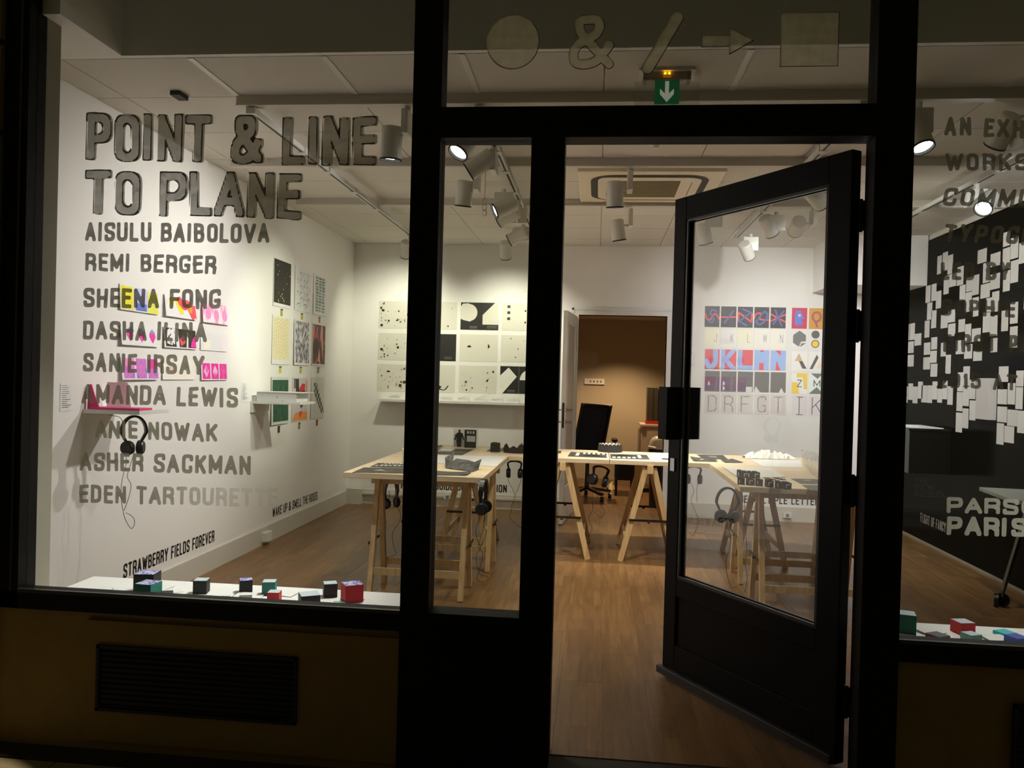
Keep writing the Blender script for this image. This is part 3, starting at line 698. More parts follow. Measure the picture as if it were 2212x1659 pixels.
sd = aZ(1417, 313, ZC - .03); MB().lathe([(0, -.05), (.018, -.05), (.022, -.03), (.045, -.026), (.05, 0), (0, 0)], WHITEP, 20, Matrix.Translation(Vector((sd.x, sd.y, ZC)))).build('smoke_detector', loc=(sd.x, sd.y, ZC), smooth=True, label='small round smoke detector on the ceiling above the doorway', cat='smoke detector')
cp = aZ(387, 210, ZC - .02); MB().cbox((cp.x, cp.y, ZC - .012), (.05, .09, .022), GASK).build('ceiling_clip', loc=(cp.x, cp.y, ZC), label='small black clip on the ceiling tile above the painted title', cat='clip')
hk = b_(1047, 435, 2.2); mb = MB()
mb.tube([hk + Vector((0, 0, .0)), Vector((hk.x, hk.y, HB))], .002, STEEL, 5, 1)
for dz in (-.0, -.04, -.075):
    mb.tube([hk + Vector((.014 * math.cos(a), .004 * math.sin(2 * a), dz + .02 * math.sin(a))) for a in [k * math.pi / 5 for k in range(11)]], .0028, STEEL, 5, 1)
mb.build('hook', loc=hk, label='small steel ring and clip hanging from the trunking in the side window', cat='hook')

# exit sign
ex = aY(1440, 155, .72); exb = empty('exit_sign', (ex.x, .72, ZC), 'emergency exit light with a green arrow plate hanging above the transom', 'exit sign')
mb = MB().box((ex.x - .125, .66, ZC - .012), (ex.x + .125, .78, ZC - .001), WHITEP); mb.build('base_plate', parent=exb, loc=(ex.x, .72, ZC))
acr = mat('clear_housing', (150, 148, 130), .3); mb = MB().box((ex.x - .10, .68, ZC - .048), (ex.x + .10, .74, ZC - .012), acr); mb.box((ex.x - .105, .675, ZC - .05), (ex.x - .088, .745, ZC - .012), INKG); mb.box((ex.x + .088, .675, ZC - .05), (ex.x + .105, .745, ZC - .012), INKG)
mb.build('housing', parent=exb, loc=(ex.x, .72, ZC))
amb = mat('amber_led', (255, 176, 20), .4, emit=6)
for dx in (-.009, .009): MB().cone((ex.x + dx, .672, ZC - .022), (ex.x + dx, .678, ZC - .022), .005, .005, amb, 10).build('amber_lamp', parent=exb, loc=(ex.x, .72, ZC), label='glowing amber lamp')
amb2 = mat('amber_glow', (150, 92, 10), .4, emit=.5); MB().box((ex.x - .018, .674, ZC - .04), (ex.x + .018, .679, ZC - .026), amb2).build('diffuser', parent=exb, loc=(ex.x, .72, ZC), label='small amber diffuser')
g0 = aY(1413, 226, .70); g1 = aY(1468, 172, .70); gw = (g1.x - g0.x); gz = g0.z
mb = MB().box((g0.x - .09, .698, gz - .002), (g1.x + .09, .702, ZC - .05), glass_mat('acrylic', (.93, .93, .91))); mb.build('clear_plate', parent=exb, loc=(ex.x, .7, gz))
grn = mat('sign_green', (0, 120, 74), .5, emit=.12); wht = mat('sign_white', (224, 228, 208), .5, emit=.22)
mb = MB().box((g0.x, .694, gz), (g1.x, .698, g1.z), grn); mb.build('sign_plate', parent=exb, loc=(ex.x, .7, gz), label='green plate with a white down arrow')
H_ = g1.z - gz
mb = MB().prism([(.42, .92), (.58, .92), (.58, .42), (.78, .62), (.78, .40), (.5, .08), (.22, .40), (.22, .62), (.42, .42)], lambda u, v, t: Vector((g0.x + u * gw, t, gz + v * H_)), .6925, .694, wht)
mb.build('arrow', parent=exb, loc=(ex.x, .7, gz))

# ================================================================ LETTERING ON THE WINDOWS (inner side of the glass)
GY = .0045
def wline(text, BL, BR, TL, m, label, **kw):
    a, b, c = aY(BL[0], BL[1], GY), aY(BR[0], BR[1], GY), aY(TL[0], TL[1], GY)
    return lettering(text, a, b, abs(c.z - a.z), (0, 1, 0), m, label, lift=0, **kw)
WL = [
 ('POINT & LINE', (184, 346), (812, 359), (186, 243), 'large grey outlined title, upper line of the left window', True),
 ('TO PLANE', (182, 463), (650, 474), (182, 367), 'large grey outlined title, lower line of the left window', True),
 ('AISULU BAIBOLOVA', (183, 521), (582, 525), (185, 480), 'grey painted name directly under the big title', False),
 ('REMI BERGER', (184, 585), (467, 592), (185, 546), 'grey painted name, second under the big title', False),
 ('SHEENA FONG', (180, 664), (476, 668), (180, 622), 'grey painted name over the yellow and pink prints', False),
 ('DASHA ILINA', (179, 733), (446, 739), (179, 692), 'grey painted name over the strawberry and zebra prints', False),
 ('SANIE IRSAY', (179, 802), (441, 810), (179, 761), 'grey painted name over the lowest row of pink prints', False),
 ('AMANDA LEWIS', (176, 871), (514, 881), (178, 829), 'grey painted name over the small pink wall shelf', False),
 ('ANIE NOWAK', (205, 946), (469, 955), (205, 907), 'grey painted name crossing the headphones on the left wall', False),
 ('ASHER SACKMAN', (172, 1016), (541, 1026), (176, 976), 'grey painted name, second from the bottom of the left window', False),
]
for t, a, b, c, lb, ti in WL:
    wline(t, a, b, c, PAINTT if ti else PAINT, lb, name='painted_lettering', swf=.205 if ti else .2, sp=.05 if ti else .10, jit=.0035 if ti else .0016, title=PAINTO if ti else None, group='painted lettering on the left window', space=.26)
wline('EDEN TARTOURETTE', (171, 1086), (600, 1096), (171, 1047), PAINTF, 'grey painted name fading out to the right, lowest on the left window', name='painted_lettering', swf=.2, sp=.10, jit=.0016, group='painted lettering on the left window', space=.26)
WR = [('AN EXHI', (2040, 292), (2228, 300), (2042, 252), 'grey painted line at the top of the right window'),
 ('WORKS', (2041, 368), (2220, 369), (2040, 331), 'grey painted line, second on the right window'),
 ('COMMU', (2034, 444), (2228, 449), (2038, 405), 'grey painted slanting line, third on the right window'),
 ('TYPOGR', (2036, 522), (2230, 530), (2040, 483), 'grey painted slanting line across the top edge of the black wall'),
 ('LED BY A', (2032, 605), (2232, 606), (2032, 566), 'grey painted line over the uppermost white cards'),
 ('SOPHIE', (2032, 683), (2193, 686), (2032, 646), 'grey painted word over the second band of white cards'),
 ('FIRST PA', (2036, 759), (2228, 762), (2035, 721), 'grey painted line over the middle of the white cards'),
 ('2015 AT', (2024, 838), (2196, 843), (2024, 804), 'grey painted date line over the lower white cards')]
for i, (t, a, b, c, lb) in enumerate(WR):
    wline(t, a, b, c, PAINT, lb, name='painted_lettering', swf=.21, sp=.14, jit=.0018, group='painted lettering on the right window', space=.3, slant=.16 if i in (2, 3) else 0)
for t, a, b, c, lb in (('PARSO', (2045, 1108), (2240, 1113), (2046, 1074), 'broad white painted lettering, upper line low on the right window'), ('PARIS', (2045, 1156), (2218, 1161), (2046, 1115), 'broad white painted lettering, lower line low on the right window')):
    wline(t, a, b, c, PAINTW, lb, name='painted_lettering', swf=.235, sp=.08, jit=.0012, group='broad white lettering')
root = empty('painted_lettering', aY(1975, 1070, GY), 'thin underlined three line white lettering low on the right window', 'lettering')
THW = paint_mat('window_paint_thin', (130, 130, 120), .35)
for t, a, b, c in (('THE', (1976, 1043), (2004, 1044), (1976, 1033)), ('NEW', (1976, 1056), (2015, 1057), (1976, 1046)), ('SCHOOL', (1975, 1068), (2040, 1070), (1975, 1059))):
    a, b, c = aY(*a, GY), aY(*b, GY), aY(*c, GY); lettering(t, a, b, abs(c.z - a.z), (0, 1, 0), THW, '', swf=.1, sp=.25, parent=root, lift=0, space=.3)
a, b = aY(1974, 1071, GY), aY(2041, 1073.5, GY); MB().bar(a, b, .001, .002, THW).build('underline', parent=root, loc=a)
# signs on the transom pane
def sym(label, field, c0, c1, name='painted_symbol'):
    (x0, y0), (x1, y1) = c0, c1; a = aY(x0, y1, GY); b = aY(x1, y0, GY); w, h = b.x - a.x, b.z - a.z
    root = empty(name, ((a.x + b.x) / 2, GY, a.z), label, 'painted sign', 'faint painted signs on the transom pane')
    mb = MB(); V, Fc = contour(lambda X, Y: field(X, Y, w, h), -.01, w + .01, -.01, h + .01, .0035); mb.add([(a.x + u, GY, a.z + v) for u, v in V], Fc, PAINTS); mb.build('fill', parent=root, loc=(a.x, GY, a.z))
    mb = MB(); V, Fc = contour(lambda X, Y: np.abs(field(X - .002, Y + .002, w, h)) - .0018, -.012, w + .012, -.012, h + .012, .003); mb.add([(a.x + u, GY + .002, a.z + v) for u, v in V], Fc, PAINTO); mb.build('outline', parent=root, loc=(a.x, GY, a.z), label='darker outline')
sym('faint painted disc, leftmost sign above the transom', lambda X, Y, w, h: np.hypot((X - w / 2), (Y - h / 2) * w / h) - w / 2, (1049, 30), (1165, 148))
sym('faint painted ampersand above the transom', lambda X, Y, w, h: seg_dist(X, Y, glyph_segs('&', w, h, h * .17)) - h * .085, (1227, 30), (1327, 148))
sym('faint painted oblique stroke above the transom', lambda X, Y, w, h: seg_dist(X, Y, [(np.array((.02, .02)), np.array((w - .02, h - .02)))]) - .021, (1386, 25), (1475, 158))
def arrow_f(X, Y, w, h):
    xh = w * .55; a = np.maximum(np.abs(Y - h / 2) - h * .21, np.maximum(-X, X - xh)); b = np.maximum(xh - X, (np.abs(Y - h / 2) - (w - X) / (w - xh) * h / 2) * .7)
    return np.minimum(a, b)
sym('faint painted arrow pointing right above the transom', arrow_f, (1514, 58), (1627, 116))
sym('faint painted square, rightmost sign above the transom', lambda X, Y, w, h: np.maximum(np.abs(X - w / 2) - w / 2, np.abs(Y - h / 2) - h / 2), (1684, 25), (1812, 142))

# wall texts
def wtext(text, a, b, h, n, m, label): return lettering(text, a, b, h, n, m, label, swf=.155, sp=.10, name='wall_lettering', cat='lettering', space=.24, lift=.001, res=h / 20)
wtext('STRAWBERRY FIELDS FOREVER', (XL, 1.33, .197), (XL, 2.43, .190), .082, (1, 0, 0), VINYL, 'black wall lettering low on the left wall, nearest the window')
wtext('WAKE UP & SMELL THE ROSES', (XL, 3.455, .186), (XL, 4.54, .175), .078, (1, 0, 0), VINYL, 'black wall lettering low on the left wall, under the nine portrait prints')
wtext('THE', (-2.12, YB, .172), (-1.98, YB, .172), .082, (0, -1, 0), VINYL, 'first black word low on the back wall, left of the wide mullion')
wtext('GUIDE OF DISSECTION', (-1.70, YB, .176), (-.925, YB, .176), .082, (0, -1, 0), VINYL, 'black wall lettering behind the left table legs')
wtext('THE MULTIPLE LETTERS', (1.43, YB, .172), (2.33, YB, .178), .078, (0, -1, 0), VINYL, 'black wall lettering behind the right table legs')
a = aX(1988, 1127, XR); b = aX(2043, 1151, XR)
wtext('FLIGHT OF FANCY', (XR, a.y, a.z), (XR, b.y, b.z), .085, (-1, 0, 0), VINYLW, 'pale lettering low on the black wall')

# ================================================================ PRINTS
def sheet(label, o, u, v, n, base, art=(), group=None, name='art_print', cat='print', thick=.0012, tilt=0., border=None):
    """paper lying in the frame (o,u,v) with flat art given in 0..1"""
    o, u, v, n = Vector(o), Vector(u), Vector(v), Vector(n)
    P = lambda a, b, t: o + u * a + v * b + n * (t + .0008 + tilt * .7 * ((1 - b) + .6 * (1 - a)))
    mb = MB(); mb.prism([(0, 0), (1, 0), (1, 1), (0, 1)], P, 0, thick, PAPER if border else base)
    t = thick + .0004; W_, H_ = u.length, v.length
    def flat(pts, m, tt): mb.add([P(a, b, tt) for a, b in pts], [tuple(range(len(pts)))], m)
    if border: x0, y0, x1, y1 = border; flat([(x0, y0), (x1, y0), (x1, y1), (x0, y1)], base, t); t += .0004
    for k, A in enumerate(art):
        tt = t + .00025 * k if k < 14 else t + .0035
        K = A[0]
        if K == 'rect': _, x0, y0, x1, y1, m = A; flat([(x0, y0), (x1, y0), (x1, y1), (x0, y1)], m, tt)
        elif K == 'poly': flat(A[1], A[2], tt)
        elif K == 'disc':
            _, cx, cy, r, m = A[:5]; a0, a1 = (A[5], A[6]) if len(A) > 5 else (0, 360)
            nn = 28; flat([(cx + r * math.cos(math.radians(a0 + (a1 - a0) * i / nn)), cy + r * W_ / H_ * math.sin(math.radians(a0 + (a1 - a0) * i / nn))) for i in range(nn if a1 - a0 == 360 else nn + 1)], m, tt)
        elif K == 'stroke':
            _, pts, w, m, rd = A; Q = [np.array((p[0] * W_, p[1] * H_)) for p in pts]
            if rd: Q = fillet(Q, rd == 2, W_ * .3)
            sg = [(Q[i], Q[i + 1]) for i in range(len(Q) - 1)] + ([(Q[-1], Q[0])] if rd == 2 else [])
            V, Fc = contour(lambda X, Y: np.maximum(seg_dist(X, Y, sg) - w * W_ / 2, np.maximum(np.abs(X - W_ / 2) - W_ / 2, np.abs(Y - H_ / 2) - H_ / 2)), -.001, W_ + .001, -.001, H_ + .001, W_ / 34)
            mb.add([P(x / W_, y / H_, tt) for x, y in V], Fc, m)
        elif K == 'glyph':
            _, ch, x, y, w, h, sw, m = A; sg = glyph_segs(ch, w * W_, h * H_, sw * W_)
            V, Fc = contour(lambda X, Y: seg_dist(X, Y, sg) - sw * W_ / 2, -sw * W_, w * W_ + sw * W_, -sw * W_, h * H_ + sw * W_, max(w * W_ / 22, sw * W_ / 3))
            mb.add([P(x + px / W_, y + py / H_, tt) for px, py in V], Fc, m)
    return mb.build(name, loc=o + (u + v) / 2, label=label, cat=cat, group=group)
def onL(px0, pyt, px1, pyb, **kw):  # left wall, px of left edge top/bottom and right edge
    a = aX(px0, pyt, XL); b = aX(px0, pyb, XL); c = aX(px1, (pyt + pyb) / 2, XL)
    return Vector((XL, a.y, b.z)), Vector((0, c.y - a.y, 0)), Vector((0, 0, a.z - b.z)), Vector((1, 0, 0))
def onB(px0, pyt, px1, pyb, Y=YB):
    a = aY(px0, pyt, Y); b = aY(px0, pyb, Y); c = aY(px1, pyt, Y)
    return Vector((a.x, Y, b.z)), Vector((c.x - a.x, 0, 0)), Vector((0, 0, a.z - b.z)), Vector((0, -1, 0))
R_ = lambda *c: mat('ink_%d_%d_%d' % c, c, .6)
PINK, HOT, YEL, RED, BLUE, LIL, ORG = R_(246, 150, 200), R_(240, 50, 160), R_(238, 226, 30), R_(236, 84, 90), R_(96, 116, 196), R_(196, 200, 236), R_(240, 150, 60)
# --- nine landscape prints near the window
GN = 'landscape prints on the left wall behind the painted names'
R1 = [(256, 612, 341, 668), (352, 634, 422, 682), (433, 650, 492, 695)]
R2 = [(256, 700, 340, 744), (351, 704, 422, 750), (432, 716, 490, 756)]
R3 = [(257, 770, 339, 820), (349, 775, 419, 820), (432, 782, 489, 821)]
wv = print_mat('zebra', 'waves', [(.45, (240, 235, 235)), (.5, (30, 26, 26))], 26); pk = print_mat('pink_flowers', 'dots', [(.2, (232, 84, 170)), (.6, (248, 190, 226))], 26)
pr = print_mat('purple_marble', 'noise', [(.35, (108, 120, 210)), (.5, (240, 120, 200)), (.62, (196, 110, 210))], 22); hp = print_mat('hot_pink_spokes', 'streak', [(.4, (214, 20, 110)), (.6, (250, 90, 190))], 60)
yg = print_mat('yellow_green_wash', 'streak', [(.35, (214, 218, 120)), (.65, (236, 232, 60))], 10); pkw = print_mat('pale_pink_figures', 'dots', [(.25, (244, 160, 196)), (.55, (250, 232, 236))], 16)
sheet('landscape print with yellow, lilac and green strips, top row nearest the window', *onL(*R1[0]), PAPER, [('rect', .02, .05, .32, .95, YEL), ('rect', .37, .05, .68, .95, LIL), ('rect', .38, .05, .66, .35, BLUE), ('rect', .7, .0, .98, .9, yg)], GN, tilt=.012)
sheet('landscape print with yellow and red drips, middle of the top row', *onL(*R1[1]), PAPER, [('disc', .2, .7, .08, YEL), ('poly', [(.3, .9), (.5, .8), (.56, .2), (.46, .15), (.36, .5)], YEL), ('stroke', [(.45, .8), (.6, .55), (.7, .75), (.86, .2)], .14, RED, 1), ('poly', [(.62, .6), (.95, .7), (.98, .05), (.8, .2)], RED), ('disc', .78, .5, .07, ORG)], GN, tilt=.02)
sheet('landscape print with three pale pink figures, right of the top row', *onL(*R1[2]), pkw, [('disc', .2, .45, .1, PINK), ('disc', .5, .42, .1, PINK), ('disc', .82, .45, .1, PINK)], GN, tilt=.02)
def berry(cx): return [('poly', [(cx - .07, .72), (cx + .07, .72), (cx + .085, .5), (cx, .18), (cx - .085, .5)], HOT), ('poly', [(cx - .08, .72), (cx, .92), (cx + .08, .72), (cx, .66)], R_(150, 150, 190))]
sheet('white landscape print with pink strawberries, middle row nearest the window', *onL(*R2[0]), PAPER, berry(.22) + berry(.52) + berry(.82), GN, tilt=.02)
sheet('landscape print with zebra stripes, black figures and pink leaves', *onL(*R2[1]), PAPER, [('rect', .04, .06, .98, .95, INK), ('poly', [(.06, .95), (.36, .95), (.3, .1), (.08, .2)], wv), ('poly', [(.3, .9), (.36, .06), (.45, .06), (.42, .9)], PAPER), ('poly', [(.45, .4), (.6, .75), (.64, .3), (.5, .1)], RED), ('poly', [(.66, .06), (.7, .8), (.74, .8), (.72, .06)], PAPER), ('poly', [(.8, .1), (.84, .45), (.98, .7), (.98, .08)], HOT)], GN, tilt=.014)
sheet('nearly blank white landscape print, right of the middle row', *onL(*R2[2]), PAPER, [('rect', .1, .1, .35, .6, R_(246, 240, 216)), ('disc', .85, .35, .09, R_(248, 226, 232))], GN, tilt=.006)
sheet('landscape print of three pink and purple marbled panels, lowest row nearest the window', *onL(*R3[0]), PAPER, [('rect', .05, .06, .33, .95, pr), ('rect', .38, .06, .66, .95, pr), ('rect', .7, .06, .98, .95, pr), ('rect', .7, .5, .98, .95, HOT), ('rect', .07, .6, .31, .95, PINK)], GN, tilt=.02)
sheet('cream landscape print with faint marks, middle of the lowest row', *onL(*R3[1]), R_(246, 240, 226), [('disc', .25, .5, .05, R_(246, 200, 170)), ('disc', .6, .4, .04, R_(246, 214, 180))], GN, tilt=.008)
sheet('landscape print of three hot pink panels, right of the lowest row', *onL(*R3[2]), PAPER, [('rect', .04, .06, .33, .95, HOT), ('rect', .37, .06, .65, .95, HOT), ('rect', .69, .06, .98, .95, hp), ('poly', [(.18, .85), (.28, .5), (.18, .15), (.08, .5)], pk), ('poly', [(.51, .85), (.61, .5), (.51, .15), (.41, .5)], pk)], GN, tilt=.012)
# --- nine portrait prints
GP = 'portrait prints on the left wall near the corner'
cx3 = [(591, 628), (637, 671), (678, 705)]
rows = [((556, 661), (571, 674), (589, 681)), ((686, 790), (693, 796), (700, 797)), ((815, 925), (815, 913), (815, 909))]
zt = [(2.325, 1.935), (1.86, 1.455), (1.35, .955)]
ycol = [(3.352, 3.73), (3.82, 4.20), (4.285, 4.655)]
spk = print_mat('speckled_black', 'dots', [(.05, (210, 206, 150)), (.14, (34, 30, 18))], 30); ln1 = print_mat('fine_line_pattern', 'rings', [(.08, (80, 76, 80)), (.2, (228, 224, 218))], 9)
bl = print_mat('blue_green_blots', 'dots', [(.32, (70, 92, 150)), (.5, (226, 226, 210))], 17); cr_ = print_mat('cream_dashes', 'dots', [(.14, (188, 160, 110)), (.24, (240, 226, 180))], 22)
gn = print_mat('black_grey_scribble', 'streak', [(.42, (30, 26, 34)), (.56, (222, 218, 222))], 42); mar = print_mat('maroon_strokes', 'streak', [(.5, (72, 24, 20)), (.62, (226, 140, 124))], 10)
grn_ = print_mat('dark_green_brush', 'streak', [(.3, (14, 50, 32)), (.68, (40, 104, 76))], 26); chk = print_mat('checked_black', 'check', [(0, (30, 28, 24)), (1, (180, 176, 164))], 26)
GRN = grn_; SK = R_(232, 170, 140)
P9 = [
 ('black speckled portrait print, top left of the nine', spk, (.02, .07, .99, .99), []),
 ('white portrait print with fine line arches, top middle of the nine', ln1, (.06, .05, .97, .97), []),
 ('portrait print of blue and green blots, top right of the nine', bl, (.12, .07, .9, .95), []),
 ('cream portrait print with small dashes, middle row left', cr_, (.04, .1, .98, .97), []),
 ('black and grey scribbled portrait print, middle of the nine', gn, (.06, .05, .98, .97), []),
 ('maroon portrait print with pink strokes, middle row right', mar, (.03, .04, .96, .97), [('disc', .25, .62, .2, R_(190, 70, 70)), ('disc', .28, .45, .22, R_(70, 30, 28)), ('poly', [(.4, .1), (.5, .42), (.56, .1)], SK), ('poly', [(.62, .95), (.72, .95), (.82, .4), (.72, .3)], SK)]),
 ('dark green brushed portrait print behind the wall shelf', R_(214, 216, 206), (0, 0, 1, 1), [('rect', .05, .52, .98, .94, GRN), ('rect', .08, .06, .98, .46, GRN)]),
 ('portrait print with black, red and orange collage, bottom middle', R_(214, 206, 206), (.02, .02, .98, .98), [('rect', .08, .75, .4, .97, R_(120, 110, 116)), ('poly', [(.4, .72), (.62, .86), (.82, .84), (.78, .62), (.45, .6)], R_(222, 30, 60)), ('poly', [(.2, .95), (.38, .95), (.42, .68), (.82, .7), (.78, .4), (.56, .28), (.4, .44), (.22, .6)], INK), ('poly', [(.0, .02), (.2, .2), (.98, .2), (.98, .02)], ORG), ('poly', [(.5, .06), (.4, .2), (.66, .24)], R_(230, 70, 30)), ('poly', [(.84, .3), (.98, .6), (.98, .95), (.88, .9)], SK)]),
 ('white portrait print with a checked diagonal band, bottom right', R_(214, 212, 200), (0, 0, 1, 1), [('poly', [(.16, .86), (.4, .88), (.98, .14), (.8, .1), (.22, .62)], chk)])]
TABC = [R_(200, 182, 40)] * 9
r5 = random.Random(21)
def scat(n, m, w0, w1, h0, h1, disc=False):
    return [('disc', r5.uniform(.1, .9), r5.uniform(.1, .93), r5.uniform(w0, w1), m) if disc else (lambda x, y, w, h: ('rect', x, y, x + w, y + h, m))(r5.uniform(.06, .9), r5.uniform(.08, .9), r5.uniform(w0, w1), r5.uniform(h0, h1)) for _ in range(n)]
P9[0] = (P9[0][0], R_(38, 34, 22), P9[0][2], scat(14, R_(200, 196, 130), .012, .022, 0, 0, True) + scat(40, R_(90, 86, 60), .008, .018, 0, 0, True))
A2 = []
for rr0 in range(6):
    for cc in range(2):
        bx, by = .12 + cc * .42 + (.2 if rr0 % 2 else 0), .12 + rr0 * .145
        A2 += [('stroke', [(bx, by), (bx + .04, by + .05), (bx + .22, by + .05), (bx + .27, by - .01)], .022, R_(90, 84, 86), 1)] + [('rect', bx + .05 * q, by - .08, bx + .05 * q + .006, by + .02, R_(150, 144, 146)) for q in range(1, 5)]
P9[1] = (P9[1][0], PAPER, P9[1][2], A2)
P9[2] = (P9[2][0], R_(214, 216, 200), P9[2][2], [('rect', .15 + .24 * cc + r5.uniform(-.02, .03), .08 + .073 * q, .30 + .24 * cc + r5.uniform(-.03, .04), .118 + .073 * q + r5.uniform(-.008, .008), (R_(84, 104, 164), R_(110, 132, 160), R_(130, 150, 140))[(q + cc) % 3 if q > 4 else 2 - q % 2]) for q in range(12) for cc in range(3)])
P9[3] = (P9[3][0], R_(238, 226, 184), P9[3][2], [('rect', .1 + .1 * cc, .12 + .075 * q + .012 * ((cc * 7) % 5), .118 + .1 * cc, .15 + .075 * q + .012 * ((cc * 7) % 5), R_(196, 172, 122)) for q in range(11) for cc in range(8)])
for k, (lb, bm, bd, art) in enumerate(P9):
    i, j = k % 3, k // 3; y0, y1 = ycol[i]; z1, z0 = zt[j]; z0 += (0, .003, .006)[i]
    sheet(lb, (XL, y0, z0), (0, y1 - y0, 0), (0, 0, z1 - z0), (1, 0, 0), bm, art, GP, border=bd, tilt=.012 if k in (6, 4) else .004)
    ym = (y0 + y1) / 2; col = (R_(176, 168, 40), R_(196, 180, 30), R_(190, 130, 50), R_(206, 196, 60), R_(200, 180, 40), R_(140, 146, 30), R_(40, 34, 20), R_(150, 140, 40), R_(150, 30, 34))[k]
    mb = MB().box((XL, ym - .02, z0 - .072), (XL + .004, ym + .02, z0 - .024), col); mb.box((XL, ym - .02, z0 - .024), (XL + .007, ym + .02, z0 - .015), INK)
    tn = ['yellow', 'yellow', 'orange', 'pale yellow', 'yellow', 'olive', 'black', 'ochre', 'red'][k]
    mb.build('price_tag', loc=(XL, ym, z0 - .04), label='small %s tag under the %s' % (tn, ['black speckled print', 'line arch print', 'blue blot print', 'cream dashed print', 'scribbled print', 'maroon print', 'dark green print', 'orange collage print', 'checked diagonal print'][k]), cat='tag', group='small tags under the portrait prints')
def textsheet(label, o, u, v, n, lines=12):
    r2 = random.Random(3); art = [('rect', .12, .92 - .07 * k, .12 + r2.uniform(.35, .75), .935 - .07 * k, INKG) for k in range(lines)]
    return sheet(label, o, u, v, n, PAPER, art, 'printed text sheets on the left wall', name='text_sheet', cat='sheet')
textsheet('printed text sheet on the left wall, left of the pink shelf', *onL(130, 829, 156, 889)); textsheet('printed text sheet on the left wall, left of the far shelf', *onL(522, 826, 535, 869))
# --- black and white sheets on the back wall
GW = 'black and white sheets on the back wall'
CX4 = [(819, 902), (906, 988), (996, 1078), (1085, 1167)]; RY = [(650, 709), (719, 777), (786, 845)]
WS = R_(216, 212, 196)
def frag(seed, n=40, big=.05):
    r2 = random.Random(seed); A = []
    for _ in range(n):
        x, y = r2.uniform(.04, .92), r2.uniform(.06, .88); q = r2.random(); s = r2.uniform(.02, big * 1.5) * (1 if r2.random() < .45 else .35)
        if q < .35: A.append(('rect', x, y, x + s, y + s * 1.4, INK))
        elif q < .55: A.append(('poly', [(x, y), (x + s, y), (x + s, y + s * 1.5)], INK))
        elif q < .75: A.append(('disc', x, y, s * .5, INK, 0, 180 if r2.random() < .5 else 360))
        else: A.append(('rect', x, y, x + s * .25, y + s * 1.5, INK))
    return A
tl = lambda x, y, w=.2: [('rect', x, y - k * .035, x + w, y - k * .035 + .014, INKG) for k in range(3)]
BW = {
 (0, 0): ('sheet with scattered black letter fragments, top left on the back wall', WS, frag(1) + [('rect', .09, .62, .15, .7, INK), ('poly', [(.09, .88), (.15, .88), (.15, .97)], INK)]),
 (0, 1): ('sheet with scattered black letter fragments, middle left on the back wall', WS, frag(2)),
 (0, 2): ('sheet with scattered black letter fragments, lower left on the back wall', WS, frag(3)),
 (1, 0): ('sheet with a few small marks at the top, beside the circle sheet', WS, frag(4, 14, .03)),
 (1, 1): ('black double sheet with a white dotted spine', INK, [('rect', .545, .02 + .048 * k, .562, .045 + .048 * k, WS) for k in range(20)] + tl(.7, .14)),
 (1, 2): ('blank sheet with one curled black ornament near its foot', WS, [('stroke', [(.64, .2), (.58, .2), (.58, .12), (.74, .08), (.82, .26)], .03, INK, 1), ('disc', .60, .20, .035, INK)]),
 (2, 0): ('black sheet with a pale disc and an angular pale shape', INK, [('poly', [(.0, .85), (.0, .4), (.08, .35), (.25, .3), (.4, .5), (.4, .8), (.2, .97), (.05, .95)], WS), ('disc', .215, .63, .225, WS), ('poly', [(.9, 1), (.58, .55), (.58, .2), (1, .2), (1, 1)], WS)] + tl(.24, .12) + tl(.7, .14, .26)),
 (2, 1): ('pale sheet with a small half disc and a small triangle', WS, [('disc', .25, .52, .055, INK, 0, 180), ('poly', [(.74, .48), (.8, .55), (.74, .68)], INK)]),
 (2, 2): ('pale sheet with rows of tiny black symbols', WS, frag(6, 34, .035)),
 (3, 0): ('pale sheet with a column of three black squares', WS, [('rect', .14, .62 - .22 * k + .2, .22, .72 - .22 * k + .2, INK) for k in range(3)] + [('disc', .62, .72, .025, INK), ('disc', .62, .3, .025, INK)]),
 (3, 1): ('almost blank pale sheet with faint marks beside the door leaf', WS, frag(8, 9, .02)),
 (3, 2): ('black sheet with large white diagonal shapes', INK, [('poly', [(0, .65), (.22, .95), (.44, .62), (.07, 0), (0, 0)], R_(232, 230, 218)), ('disc', .8, .5, .28, R_(232, 230, 218), 90, 180), ('poly', [(.8, .5), (.52, .5), (.8, .95)], R_(232, 230, 218)), ('rect', .49, 0, .5, 1, INKG)] + tl(.2, .12)),
}
for (c, r), (lb, bm, art) in BW.items():
    x0, x1 = CX4[c]; y0, y1 = RY[r]; dy = (x0 - 819) * .017; sh = -r * 2.0
    sheet(lb, *onB(x0 + sh, y0 + dy, x1 + sh, y1 + dy), bm, art, GW)
# ledge and booklets
a = aY(822, 860, YB); LGZ = a.z; lx0, lx1 = -2.31, -.50
MB().box((lx0, YB - .13, LGZ - .03), (lx1, YB - .001, LGZ - .005), WHITEP).build('wall_shelf', loc=(lx0, YB - .06, LGZ), label='long narrow white shelf under the black and white sheets', cat='shelf')
for i, px_ in enumerate((852, 890, 925, 965, 1002, 1038, 1074, 1110)):
    p = aY(px_, 855, YB - .07); x = p.x; z = LGZ - .005; root = empty('booklet', (x, YB - .07, z), 'open white booklet on the long shelf, number %s from its left end' % ['one', 'two', 'three', 'four', 'five', 'six', 'seven', 'eight'][i], 'booklet', 'booklets on the long shelf')
    MB().box((x - .06, YB - .11, z), (x + .06, YB - .03, z + .028), PAPER).build('page_block', parent=root, loc=(x, YB - .07, z))
    an = .16 + .08 * ((i * 7) % 3); mb = MB(); mb.bar((x - .06, YB - .07, z + .03), (x + .06, YB - .07, z + .03 + .12 * math.tan(an)), .08, .002, PAPER, up=(0, 0, 1)); mb.build('cover', parent=root, loc=(x, YB - .07, z))
